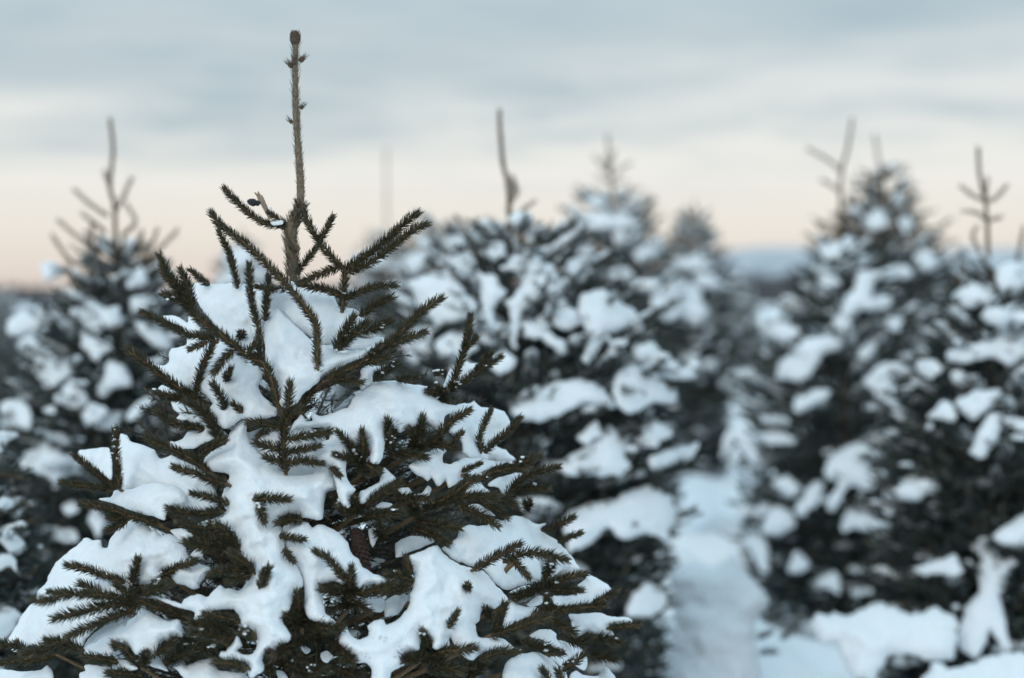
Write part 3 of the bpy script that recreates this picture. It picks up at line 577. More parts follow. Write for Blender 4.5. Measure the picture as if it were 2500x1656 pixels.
  snow=[[(2433,679),(2442,647),(2500,643),(2540,690),(2500,712),(2451,710)],[(2321,723),(2371,692),(2420,701),(2429,728),(2379,754),(2353,746)],[(2308,871),(2348,844),(2411,830),(2451,817),(2520,805),(2540,866),(2460,888),(2429,875),(2384,878),(2348,888)],[(2308,754),(2326,741),(2339,759),(2317,768)],
   [(2237,884),(2268,875),(2299,902),(2272,924),(2241,911)],[(2333,977),(2400,950),(2446,955),(2423,995),(2364,1022)],[(2364,1108),(2382,1067),(2409,1009),(2446,1013),(2441,1054),(2414,1108),(2391,1117)],[(2265,1009),(2306,977),(2330,990),(2333,1031),(2279,1018)],[(2441,1022),(2520,1025),(2530,1063),(2459,1040)],
   [(2423,1310),(2455,1283),(2520,1235),(2540,1300),(2468,1333)],[(2346,1513),(2391,1436),(2382,1400),(2391,1355),(2364,1337),(2400,1325),(2446,1342),(2468,1400),(2441,1459),(2459,1535),(2468,1589),(2441,1576),(2418,1535),(2400,1580),(2378,1603),(2346,1576)],[(2220,1387),(2288,1369),(2333,1355),(2355,1391),(2319,1405),(2265,1400)]]),
 dict(key="far_left", d=15.0, ax=592, ay=585, r0=16, k=0.6, rmax=170, up=30,
  label="distant bluish spruce top seen between the leaders on the left", shoots=[[(592,600),(590,560)]], snow=[[(540,620),(600,600),(620,640),(560,660)],[(520,680),(560,660),(600,690),(540,700)],[(610,660),(650,650),(660,690),(620,690)]]),
 dict(key="far_middle", d=17.0, ax=945, ay=580, r0=40, k=0.6, rmax=170, up=30,
  label="distant spruce whose faint tall leader fades into the pale sky", shoots=[[(945,600),(944,500),(943,362)],[(900,600),(895,560)],[(990,600),(1000,570)]],
  snow=[[(870,630),(920,610),(950,640),(890,660)],[(960,640),(1010,620),(1040,655),(980,670)]]),
 dict(key="behind_leader", d=11.5, ax=1100, ay=560, r0=90, k=0.5, rmax=250, up=40,
  label="blurred brown-tipped spruce between the nearest tree and the bent leader", shoots=[[(1110,600),(1105,560),(1100,540)],[(1050,610),(1035,590)],[(1180,600),(1190,570)]],
  snow=[[(960,640),(1010,615),(1050,640),(1000,665)],[(1080,590),(1130,575),(1150,600),(1100,612)],[(1180,580),(1220,565),(1240,590),(1200,605)],[(1310,600),(1350,590),(1370,620),(1330,630)],[(1020,590),(1050,580),(1060,600),(1030,606)]]),
]
# snow-buried little trees and drifts in front of the right-hand spruces: outline, distance, thickness px, label
DRIFTS = [
 ([(1977,1513),(2018,1495),(2076,1504),(2121,1481),(2175,1486),(2229,1499),(2283,1486),(2333,1504),(2337,1558),(2324,1607),(2265,1616),(2243,1607),(2175,1598),(2148,1639),(2130,1665),(2081,1652),(2058,1616),(2045,1571),(2009,1571),(1986,1562)],6.8,50,
  "long lumpy snow-buried bough at the bottom right, like a lying animal"),
 ([(1635,1396),(1689,1382),(1752,1382),(1779,1355),(1806,1364),(1811,1400),(1851,1427),(1874,1468),(1851,1517),(1847,1580),(1856,1625),(1850,1690),(1790,1740),(1680,1745),(1600,1715),(1580,1670),(1631,1580),(1653,1535),(1640,1468)],7.6,70,
  "tall snow-buried little tree with a small ear-like peak beside the path"),
 ([(2250,1660),(2283,1621),(2328,1630),(2378,1612),(2436,1598),(2500,1594),(2600,1605),(2680,1680),(2640,1760),(2500,1790),(2330,1770),(2245,1710)],6.5,60,
  "smooth pale snow mound filling the bottom right corner"),
]
# ------------------------------------------------------------------ ground, far hill, far woods
def ground():
    xs = np.concatenate([-np.geomspace(1500, 4.2, 34), np.linspace(-4, 8, 170), np.geomspace(8.3, 1500, 30)])
    ys = np.concatenate([np.linspace(-12, 24, 300), np.geomspace(25, 2600, 46)])
    X, Y = np.meshgrid(xs, ys)
    Z = np.zeros_like(X)
    for i in range(X.shape[0]):
        for j in range(X.shape[1]):
            x, y = X[i, j], Y[i, j]
            near = 1.0 / (1.0 + max(0.0, y - 20) / 40)
            Z[i, j] = near * (0.13 * noise.noise((x * 0.5, y * 0.5, 1.7)) + 0.11 * noise.noise((x * 1.6, y * 1.3, 4.2)) + 0.10 * noise.noise((x * 3.4, y * 2.6, 8.2))) - 0.05
    for k in range(46):                       # snow-buried tufts and humps along the lane
        d = random.uniform(7.8, 24); px = random.uniform(1600, 1900) if d < 14 else random.uniform(1640, 1840)
        p = P(px, 710, d); s = random.uniform(0.12, 0.30)
        Z += random.uniform(0.06, 0.20) * np.exp(-((X - p[0]) ** 2 + ((Y - p[1]) * 0.8) ** 2) / (s * s))
    V = np.stack([X, Y, Z], -1).reshape(-1, 3)
    ny, nx = X.shape
    i = np.arange(ny - 1)[:, None] * nx + np.arange(nx - 1)[None]
    i = i.ravel()
    T = np.vstack([np.stack([i, i + 1, i + nx + 1], -1), np.stack([i, i + nx + 1, i + nx], -1)])
    M = Mesh(); M.add(V, T, 0)
    obj("ground", M.data("ground", [M_SNOW_GROUND]), kind="structure", label="snow covered ground between the rows of young spruces")

def hill():
    M = Mesh()
    xs = np.linspace(-60, 420, 60); ys = np.linspace(700, 1250, 24)
    X, Y = np.meshgrid(xs, ys)
    px = 1250 + X / Y * FPX
    side = np.clip((X - 20) / 90, 0, 1); side = side * side * (3 - 2 * side)
    rise = np.sin(np.clip((Y - 700) / 550, 0, 1) * math.pi)
    Z = -0.4 + 21.0 * side * rise
    for i in range(X.shape[0]):
        for j in range(X.shape[1]):
            Z[i, j] += 2.0 * side[i, j] * rise[i, j] * noise.noise((X[i, j] * 0.02, Y[i, j] * 0.01, 0.3))
    V = np.stack([X, Y, Z], -1).reshape(-1, 3)
    ny, nx = X.shape
    i = (np.arange(ny - 1)[:, None] * nx + np.arange(nx - 1)[None]).ravel()
    T = np.vstack([np.stack([i, i + 1, i + nx + 1], -1), np.stack([i, i + nx + 1, i + nx], -1)])
    M.add(V, T, 0)
    obj("hill", M.data("hill", [M_HILL]), kind="structure", label="pale snowy hill on the horizon at the right")

def treeline():
    M = Mesh()
    for k in range(700):
        px = random.uniform(-300, 2800); d = random.uniform(210, 330)
        p = P(px, 710, d)
        h = random.uniform(1.7, 2.7) * (1.6 if px > 1500 else 0.85)
        r = h * random.uniform(0.35, 0.6)
        ang = np.arange(7) * 2 * math.pi / 7 + random.random()
        base = np.stack([p[0] + r * np.cos(ang), p[1] + r * np.sin(ang), np.full(7, -0.3)], -1)
        mid = np.stack([p[0] + r * 0.7 * np.cos(ang), p[1] + r * 0.7 * np.sin(ang), h * (0.45 + 0.15 * rng.random(7))], -1)
        V = np.vstack([base, mid, [[p[0], p[1], h]]])
        T = []
        for a in range(7):
            b = (a + 1) % 7
            T += [(a, b, 7 + b), (a, 7 + b, 7 + a), (7 + a, 7 + b, 14)]
        M.add(V, T, 0)
    obj("distant_forest", M.data("distant_forest", [M_FOREST]), kind="stuff", label="dark distant line of woods along the horizon", category="forest")

ground(); hill(); treeline()

# ------------------------------------------------------------------ snow clumps
def closed_smooth(poly, step):
    p = np.asarray(poly, float); n = len(p); res = []
    for i in range(n):
        a, b, c, d = p[(i - 1) % n], p[i], p[(i + 1) % n], p[(i + 2) % n]
        k = max(1, int(round(np.linalg.norm(c - b) / step)))
        t = (np.arange(k) / k)[:, None]
        # tension 0.5 keeps corners of the outline from overshooting
        m1, m2 = (c - a) * 0.35, (d - b) * 0.35
        h00 = 2 * t ** 3 - 3 * t ** 2 + 1; h10 = t ** 3 - 2 * t ** 2 + t; h01 = -2 * t ** 3 + 3 * t ** 2; h11 = t ** 3 - t ** 2
        res.append(h00 * b + h10 * m1 + h01 * c + h11 * m2)
    return np.vstack(res)

def inside_dist(pts, B):
    a = B; b = np.roll(B, -1, 0)
    ins = np.zeros(len(pts), bool); dist = np.full(len(pts), 1e9)
    for s in range(0, len(pts), 1500):
        q = pts[s:s + 1500]
        x, y = q[:, None, 0], q[:, None, 1]
        cond = (a[None, :, 1] > y) != (b[None, :, 1] > y)
        dy = b[:, 1] - a[:, 1]; dy = np.where(np.abs(dy) < 1e-9, 1e-9, dy)
        xin = (b[:, 0] - a[:, 0])[None] * (y - a[None, :, 1]) / dy[None] + a[None, :, 0]
        ins[s:s + 1500] = (np.sum(cond & (x < xin), 1) % 2) == 1
        ab = b - a
        t = np.clip(((x - a[None, :, 0]) * ab[None, :, 0] + (y - a[None, :, 1]) * ab[None, :, 1]) / np.maximum((ab ** 2).sum(1), 1e-9)[None], 0, 1)
        dx = x - (a[None, :, 0] + t * ab[None, :, 0]); dyy = y - (a[None, :, 1] + t * ab[None, :, 1])
        dist[s:s + 1500] = np.sqrt((dx * dx + dyy * dyy).min(1))
    return ins, dist

def swell(dist, T):
    W = T * 1.6
    e = np.clip(dist / W, 0, 1)
    return T * np.sqrt(np.maximum(1 - (1 - e) ** 2, 0))

def snow_body(M, poly, depth, T, mm, grid, seed, ns=1.0, back=0.6, rough=1.8, thick=1.0):
    """a closed body of snow: outline poly, lying on the surface depth(x, y), about T px thick"""
    B = closed_smooth(poly, grid * 0.8)
    jit = np.array([[noise.noise((x * 0.07, y * 0.07, seed)), noise.noise((x * 0.07, y * 0.07, seed + 9))] for x, y in B])
    B = B + jit * rough * min(1.0, T / 20)
    B = B + np.array([[noise.noise((x * 0.19, y * 0.19, seed + 40)), noise.noise((x * 0.19, y * 0.19, seed + 49))] for x, y in B]) * 1.3 * min(1.0, T / 20)
    if rough > 3:
        B = B + np.array([[noise.noise((x * 0.03, y * 0.03, seed + 20)), noise.noise((x * 0.03, y * 0.03, seed + 29))] for x, y in B]) * rough * 1.5
    lo, hi = B.min(0), B.max(0)
    gx, gy = np.meshgrid(np.arange(lo[0], hi[0], grid), np.arange(lo[1], hi[1], grid * 0.87))
    gx[1::2] += grid / 2
    G = np.stack([gx.ravel(), gy.ravel()], -1)
    G += rng.uniform(-0.15, 0.15, G.shape) * grid
    ins, dist = inside_dist(G, B)
    G = G[ins & (dist > grid * 0.75)]
    nrm = np.roll(B, -1, 0) - np.roll(B, 1, 0)
    nrm = norm(np.stack([nrm[:, 1], -nrm[:, 0]], -1))
    R = []
    for sgn in (1, -1):
        q = B + nrm * sgn * grid * 0.38
        i2, d2 = inside_dist(q, B)
        R.append(q[i2 & (d2 > grid * 0.3)])
    pts = np.vstack([B] + R + [G])
    vs, _, faces, _, _, _ = delaunay_2d_cdt([Vector(p) for p in pts], [], [list(range(len(B)))], 1, 1e-4)
    V2 = np.array([(v.x, v.y) for v in vs])
    F = np.array([f for f in faces if len(f) == 3])
    if len(F) == 0:
        return
    _, dist = inside_dist(V2, B)
    T = T * thick
    e = np.clip(dist / (T * 1.1), 0, 1)
    bump = np.array([noise.noise((x / 70 * ns, y / 55 * ns, seed)) * 0.55 + noise.noise((x / 27 * ns, y / 24 * ns, seed + 3)) * 0.22
                     + noise.noise((x / 11 * ns, y / 10 * ns, seed + 5)) * 0.10 for x, y in V2])
    h = swell(dist, T) * (1 + 0.5 * bump) + bump * T * 0.55 * e
    d0 = depth(V2[:, 0], V2[:, 1])
    front = d0 - mm * h
    rear = d0 + mm * swell(dist, T) * back
    edge = dist < 0.05 * grid
    n = len(V2)
    def place(dd):
        return CAM + dd[:, None] * (FWD + ((V2[:, 0] - 1250) / FPX)[:, None] * RGT + ((828 - V2[:, 1]) / FPX)[:, None] * UPV)
    VV = np.vstack([place(front), place(rear)])
    ridx = np.where(edge, np.arange(n), np.arange(n) + n)
    a, b, c = V2[F[:, 0]], V2[F[:, 1]], V2[F[:, 2]]
    area = (b[:, 0] - a[:, 0]) * (c[:, 1] - a[:, 1]) - (b[:, 1] - a[:, 1]) * (c[:, 0] - a[:, 0])
    F = np.where((area > 0)[:, None], F[:, ::-1], F)
    Tt = np.vstack([F, ridx[F[:, ::-1]]])
    used, inv = np.unique(Tt, return_inverse=True)
    M.add(VV[used], inv.reshape(-1, 3), 0)

# ------------------------------------------------------------------ the nearest spruce
D0 = 4.2                         # distance of its trunk
MM = D0 / FPX                    # metres per photo pixel there
AX = 724.0
def radius(y):
    return np.clip(270 + 0.49 * (np.asarray(y, float) - 700), 60, 900)
def cone_depth(x, y):
    r = radius(y)
    return D0 - MM * 0.85 * np.sqrt(np.maximum(r * r - (np.asarray(x, float) - AX) ** 2, 0))

TREE0 = P(AX, 700, D0); TREE0[2] = 0.0
tree = obj("spruce_tree", None, label="nearest young spruce, sharp, snow laden, with a tall bare leader", category="spruce")
tree.location = TREE0

BUFW, BUFH, BS = 460, 460, 4
BUF = np.full((BUFH, BUFW), 1e9)         # nearest snow depth per 4-px cell, so that shoots come out of the snow
def buf_at(x, y, rad=2):
    i, j = int((y + 40) / BS), int((x + 60) / BS)
    if not (rad <= i < BUFH - rad and rad <= j < BUFW - rad):
        return 1e9
    return BUF[i - rad:i + rad + 1, j - rad:j + rad + 1].min()

for si, (poly, extra, T, label) in enumerate(SNOW):
    pc = np.asarray(poly, float); cx, cy = pc.mean(0)
    def depth(x, y, cx=cx, cy=cy, extra=extra):
        return cone_depth(x, cy + 0.75 * (np.asarray(y) - cy)) - MM * 0.30 * (np.asarray(y) - cy) + extra
    M = Mesh()
    snow_body(M, poly, depth, T, MM, 6.0 if T > 16 else 4.5, si * 3.7, rough=2.6, thick=1.6)
    origin = P(cx, cy, float(depth(cx, cy)))
    o = obj("snow_clump", M.data("snow_clump", [M_SNOW], origin), category="snow clump", group="snow clumps on the nearest spruce",
            label=label or "small scrap of snow caught among twigs of the nearest spruce")
    o.location = origin
    B = closed_smooth(poly, 8)
    lo, hi = B.min(0), B.max(0)
    gx, gy = np.meshgrid(np.arange(lo[0], hi[0], BS), np.arange(lo[1], hi[1], BS))
    G = np.stack([gx.ravel(), gy.ravel()], -1)
    ins, dist = inside_dist(G, B)
    dv = depth(G[:, 0], G[:, 1]) - MM * swell(dist, T * 1.6) * 1.02
    for (x, y), q in zip(G[ins], dv[ins]):
        i, j = int((y + 40) / BS), int((x + 60) / BS)
        if 0 <= i < BUFH and 0 <= j < BUFW:
            BUF[i, j] = min(BUF[i, j], q)

def shoot_line(pts, d_start=None, lean=0.22):
    """3D line of a shoot from its pixel course; it comes out of the snow at its base"""
    px = catmull(np.asarray(pts, float), 5.0)
    seg = np.linalg.norm(np.diff(px, axis=0), axis=1); cum = np.concatenate([[0], np.cumsum(seg)]); L = cum[-1]
    s = cum / L
    def surf(x, y):
        q = buf_at(x, y)
        c = float(cone_depth(x, y))
        return min(q, c + 0.03) if q < 1e8 else c + 0.02
    sf = np.array([surf(x, y) for x, y in px])
    d0 = d_start if d_start is not None else sf[0] + 0.012
    d1 = min(d0, sf[-1]) - 0.012 - lean * L * MM
    d = d0 + (d1 - d0) * s
    lim = np.array([buf_at(x, y) for x, y in px]) - 0.008
    d = np.where((s > 0.12) & (d > lim), lim, d)
    k = 9
    pad = np.concatenate([np.full(k, d[0]), d, np.full(k, d[-1])])
    ds = np.convolve(pad, np.ones(2 * k + 1) / (2 * k + 1), "valid")
    if d_start is not None:
        ds = ds + (d[0] - ds[0]) * np.clip(1 - s / 0.3, 0, 1)
    w3 = np.array([P(x, y, q) for (x, y), q in zip(px, ds)])
    return px, ds, w3

DUST = []
def build_shoot(name, parent, line, w, thick=1.0, brown_tip=False, root=None):
    M = Mesh()
    L = np.linalg.norm(np.diff(line, axis=0), axis=1).sum()
    k = len(line); t = np.linspace(0, 1, k)
    r = (0.0026 * thick) * (1 - 0.45 * t)
    stem = line[::2] if k > 8 else line
    rr = r[::2] if k > 8 else r
    if not np.allclose(stem[-1], line[-1]):
        stem = np.vstack([stem, line[-1]]); rr = np.append(rr, r[-1])
    if root is not None:
        q = np.linspace(0, 1, 7)[:-1, None]
        a = np.asarray(root); b = line[0]
        back = a + (b - a) * q + np.array([0, 0, -0.05]) * np.sin(q * math.pi) * np.linalg.norm(b - a)
        M2 = np.vstack([back, stem]); r2 = np.concatenate([np.linspace(0.0085, 0.004, 6), np.maximum(rr, 0.0030)])
        tube(M, M2, r2, 6, 0)
    else:
        tube(M, stem, rr, 6, 0)
    half = w * MM / 2
    if random.random() < 0.22:
        for q in range(random.randint(1, 4)):
            i0 = random.randrange(k)
            DUST.append(line[i0] + np.array([0, 0, half * random.uniform(0.1, 0.5)]))
    nl = max((half - 0.001) / 0.82, 0.007)
    dress(M, line, nl, 3000, 0.00145, 1, True, lean=0.88, stem_r=0.0024)
    tan = norm(line[-1] - line[-3] if k > 3 else line[-1] - line[0])
    blob(M, line[-1] + tan * 0.002, tan, 0.0030, 0.010, 2)
    return obj(name, M.data(name, [M_TWIG, M_NEEDLE, M_BUD], TREE0), parent)

for shoots in BRANCHES:
    pts, w = shoots[0]
    px0, d_0, line0 = shoot_line(pts, lean=0.15)
    b0 = pts[0]
    L = sum(math.dist(p, q) for p, q in zip(pts, pts[1:]))
    ry = b0[1] + 0.25 * abs(b0[0] - AX) + 40
    root = P(AX, ry, D0)
    br = build_shoot("branch", tree, line0, w, thick=1.0 + min(L, 500) / 600, root=root)
    for pts2, w2 in shoots[1:]:
        j = int(np.argmin(((px0 - np.asarray(pts2[0])) ** 2).sum(1)))
        near = math.dist(px0[j], pts2[0]) < 45
        _, _, ln = shoot_line(pts2, d_start=float(d_0[j]) if near else None, lean=random.uniform(0.08, 0.3))
        build_shoot("twig", br, ln, w2)
for pts, w in TWIGS:
    _, _, ln = shoot_line(pts, lean=0.3)
    build_shoot("twig", tree, ln, w)
for x, y, w in TUFTS:
    q = buf_at(x, y)
    d = (q if q < 1e8 else float(cone_depth(x, y)) + 0.02)
    ln = np.array([P(x - 3 + 3 * t, y + 14 - 18 * t, d + 0.025 - 0.055 * t) for t in np.linspace(0, 1, 8)])
    build_shoot("twig", tree, ln, w)

Md = Mesh()
def fleck_mesh(M, p, r):
    n1, n2 = 8, 5
    th = np.linspace(0.0, math.pi, n2)[:, None]; ph = (np.arange(n1) * 2 * math.pi / n1)[None]
    sx, sy, sz = r * random.uniform(0.8, 1.5), r * random.uniform(0.8, 1.5), r * random.uniform(0.5, 0.8)
    X = np.sin(th) * np.cos(ph) * sx; Y = np.sin(th) * np.sin(ph) * sy; Z = np.cos(th) * np.ones_like(ph) * sz
    V = np.stack([X, Y, Z], -1).reshape(-1, 3)
    V *= (1 + 0.16 * rng.normal(size=(len(V), 1)))
    V[:n1] = V[0]; V[-n1:] = V[-1]
    i = (np.arange(n2 - 1)[:, None] * n1); j = np.arange(n1)[None]; j2 = (j + 1) % n1
    q = np.stack([i + j, i + j2, i + n1 + j2, i + n1 + j], -1).reshape(-1, 4)
    M.add(V + p, np.vstack([q[:, [0, 2, 1]], q[:, [0, 3, 2]]]), 0)
for p in DUST:
    for k in range(random.randint(1, 3)):
        fleck_mesh(Md, p + rng.normal(size=3) * 0.004, random.uniform(0.0016, 0.0042))
obj("snow_dusting", Md.data("snow_dusting", [M_SNOW]), kind="stuff", label="crumbs of snow caught in the needles of the nearest spruce", category="snow")

# trunk, leader and buds
def trunk_and_leader():
    M = Mesh()
    low = [P(AX + 6, 1900, D0), P(AX + 4, 1400, D0), P(AX, 1000, D0), P(AX - 4, 760, D0)]
    low[0][2] = -0.05
    lead = [(717,700),(716,676),(712,620),(709,575),(718,535),(731,500),(734,470),(732,420),(727,350),(724,290),(722,250),(721,180),(722,140),(721,108)]
    wd = [20,20,27,30,26,21,19,18,16,15,14.5,14,13,15]
    pts = low + [P(x, y, D0) for x, y in lead]
    rad = [0.034, 0.026, 0.017, 0.011] + [q * MM / 2 for q in wd]
    pts = np.array(pts); rad = np.array(rad)
    fine = catmull(np.hstack([pts, rad[:, None]]), 0.008)
    pl, rr = fine[:, :3], np.maximum(fine[:, 3], 0.003)
    rr = rr * (1 + 0.10 * np.array([noise.noise((p[0] * 60, 0, p[2] * 90)) for p in pl]))
    tube(M, pl, rr, 12, 0)
    tr = obj("trunk", M.data("trunk", [M_BARK], TREE0), tree)
    # short needles pressed to the leader
    Mn = Mesh()
    lp = np.array([P(x, y, D0) for x, y in catmull(np.array(lead[2:], float), 4.0)])
    dress(Mn, lp, 0.0150, 800, 0.0011, 0, True, lean=0.36, tuft=False, stem_r=0.0075)
    up = np.array([P(x, y, D0) for x, y in catmull(np.array(lead[:5], float), 4.0)])
    dress(Mn, up, 0.019, 2200, 0.0014, 0, True, lean=0.42, tuft=False, stem_r=0.0125)
    node = np.array([P(x, y, D0 - 0.004) for x, y in [(722,545),(729,525),(735,500)]])
    dress(Mn, node, 0.018, 3500, 0.0014, 1, True, lean=0.8, tuft=False, stem_r=0.009)
    obj("needles", Mn.data("needles", [M_NEEDLE_LEADER, M_NEEDLE], TREE0), tr, kind="stuff")
    Mb = Mesh()
    blob(Mb, P(721, 92, D0), (0, 0, 1), 0.0098, 0.030, 0, 12, 9)
    c = P(721, 92, D0)
    for k in range(70):                 # overlapping bud scales
        a = k * 2.39996; t = (k + 0.5) / 70
        zz = -0.013 + 0.026 * t
        rr_ = 0.0095 * math.sqrt(max(0.04, 1 - (zz / 0.0155) ** 2))
        p = c + np.array([math.cos(a) * rr_, math.sin(a) * rr_, zz])
        needles(Mb, p[None] - np.array([[0, 0, 0.003]]), norm(np.array([[math.cos(a) * 0.25, math.sin(a) * 0.25, 1.0]])), np.array([0.007]), 0.0019, 0, True)
    obj("bud", Mb.data("bud", [M_BUD], TREE0), tr, label="fat brown bud on the very tip of the leader")
    for (x, y, dx, r) in [(737,145,1,0.0058),(709,159,-1,0.0055),(737,262,1,0.0042),(710,297,-1,0.0040),(718,150,0,0.0055)]:
        Mb = Mesh()
        c = P(x, y, D0 - (0.006 if dx == 0 else 0.0))
        ax_ = np.array([dx * 0.8, -0.3, 0.7])
        blob(Mb, c, ax_, r, r * 2.6, 0, 8, 6)
        ln = np.array([c - norm(ax_) * r, c + norm(ax_) * r * 1.6])
        dress(Mb, catmull(ln, 0.002), 0.010, 2200, 0.0008, 1, True, lean=0.7, stem_r=r * 0.6)
        obj("bud", Mb.data("bud", [M_BUD, M_NEEDLE_LEADER], TREE0), tr)
trunk_and_leader()

# brown needles fallen on the snow
Mf = Mesh()
for x, y, sx, sy, n in [(968,1032,24,20,30),(985,1060,10,9,12),(505,738,20,12,10),(935,1560,26,12,14),(985,1585,14,10,10),(785,1512,20,8,16),(890,1600,22,10,10),(360,1262,24,6,14),(1420,1548,20,6,8)]:
    for k in range(n):
        px, py = random.gauss(x, sx * 0.5), random.gauss(y, sy * 0.5)
        q = buf_at(px, py, 0)
        if q > 1e8:
            continue
        p = P(px, py, q - 0.002)[None]
        needles(Mf, p, norm(rng.normal(size=(1, 3)) * np.array([1, 0.3, 0.6])), np.array([random.uniform(0.0015, 0.004)]), 0.0009, 0, True)
obj("fallen_needles", Mf.data("fallen_needles", [M_NEEDLE]), kind="stuff", label="brown needle specks fallen on the snow of the nearest spruce", category="needles")

# dry broken stub with its dead bud beside the leader
Ms = Mesh()
st = catmull(np.array([P(661,534,D0-0.03),P(650,512,D0-0.035),(P(641,494,D0-0.04)),P(634,480,D0-0.04)]), 0.004)
tube(Ms, st, np.linspace(0.0045, 0.0060, len(st)), 8, 0)
for ex, ey in [(622,470),(644,484),(630,468)]:
    e = catmull(np.array([P(636,486,D0-0.04), P(ex, ey, D0-0.045)]), 0.003)
    tube(Ms, e, np.linspace(0.0042, 0.0012, len(e)), 6, 0)
stub = obj("dry_stub", Ms.data("dry_stub", [M_DRY], TREE0), tree, label="pale dry broken stub beside the leader")
Ms = Mesh()
blob(Ms, P(615,494,D0-0.045), P(606,492,D0-0.045) - P(630,498,D0-0.045), 0.0075, 0.021, 0, 9, 7)
blob(Ms, P(627,496,D0-0.043), P(606,492,D0-0.045) - P(630,498,D0-0.045), 0.0055, 0.014, 0, 8, 6)
obj("bud", Ms.data("bud", [M_DARKBUD], TREE0), stub, label="blackened dead bud")
# hooked bare twig end low on the right
Ms = Mesh()
hk = catmull(np.array([P(x, y, float(cone_depth(1240, 1380)) - 0.03) for x, y in [(1262,1366),(1246,1380),(1233,1398),(1230,1424)]]), 0.004)
tube(Ms, hk, np.linspace(0.0075, 0.0025, len(hk)), 8, 0)
obj("bare_twig", Ms.data("bare_twig", [M_TWIG], TREE0), tree)
# cone hanging in the dark middle
Ms = Mesh()
ca, cb = P(868, 1290, float(cone_depth(870, 1300)) + 0.11), P(892, 1392, float(cone_depth(870, 1300)) + 0.10)
cl = ca + (cb - ca) * np.linspace(0, 1, 12)[:, None]
cr_ = 0.0145 * np.sin(np.linspace(0.35, 2.95, 12)) ** 0.7
tube(Ms, cl, cr_ * 0.8, 9, 0)
cax = norm(cb - ca); ct, c_a, c_b = frames(cl)
for k in range(95):
    t = (k + 0.5) / 95; a = k * 2.39996
    i = min(11, int(t * 12)); rad_ = math.cos(a) * c_a[i] + math.sin(a) * c_b[i]
    p = ca + (cb - ca) * t + rad_ * cr_[i] * 0.75
    q = p + rad_ * 0.0045 + cax * 0.009
    sdir = np.cross(cax, rad_) * 0.0055
    Ms.add([p - sdir * 0.6, p + sdir * 0.6, q + sdir, q - sdir, (p + q) / 2 + rad_ * 0.003, q + cax * 0.003],
           [(0, 1, 4), (1, 2, 4), (2, 5, 4), (5, 3, 4), (3, 0, 4)], 0, False)
obj("cone", Ms.data("cone", [M_CONE], TREE0), tree, label="brown spruce cone hanging in the dark middle of the crown")

# ------------------------------------------------------------------ branches nobody can tell apart: inner and rear boughs
BOUGHS = []
def snow_strip(M, pl, w, lift):
    """a ridge of snow lying along the top of a bough"""
    k, sides = 10, 9
    t = np.linspace(0, 1, k)
    i = t * (len(pl) - 1); a = np.minimum(i.astype(int), len(pl) - 2)
    q = pl[a] + (pl[a + 1] - pl[a]) * (i - a)[:, None]
    tan, _, _ = frames(q)
    hor = norm(np.cross(tan, np.array([0, 0, 1.0]))); up = np.array([0, 0, 1.0])
    sd_ = random.uniform(0, 99)
    r = np.sqrt(np.maximum(1 - (2 * t - 1) ** 2, 0.0)) * (0.75 + 0.7 * np.array([noise.noise((x * 5, sd_, 0)) for x in t]))
    r = np.maximum(r, 0.02) * w
    sway = np.array([noise.noise((x * 4, sd_ + 7, 0)) for x in t]) * w * 0.7
    ang = np.arange(sides) * 2 * math.pi / sides
    c, s = np.cos(ang), np.sin(ang)
    s = np.where(s < 0, s * 0.45, s)
    jit = 1 + 0.14 * rng.normal(size=(k, sides))
    V = q[:, None] + hor[:, None] * (c[None] * r[:, None] * jit + sway[:, None])[..., None] + up * (s[None] * r[:, None] * 0.62 * jit + lift)[..., None]
    i = np.arange(k - 1)[:, None] * sides; j = np.arange(sides)[None]; j2 = (j + 1) % sides
    f = np.stack([i + j, i + j2, i + sides + j2, i + sides + j], -1).reshape(-1, 4)
    M.add(V.reshape(-1, 3), np.vstack([f[:, [0, 2, 1]], f[:, [0, 3, 2]]]), 0)

def load_boughs(M, chance, w0, w1, lo=0.30):
    for pl, L in BOUGHS:
        if random.random() > chance or L < 0.08:
            continue
        a = random.uniform(lo, 0.5); e = random.uniform(0.8, 1.0)
        t = np.linspace(a, e, 8) * (len(pl) - 1); i = np.minimum(t.astype(int), len(pl) - 2)
        seg = pl[i] + (pl[i + 1] - pl[i]) * (t - i)[:, None]
        snow_strip(M, seg, min(random.uniform(w0, w1), L * 0.22), random.uniform(0.008, 0.02))

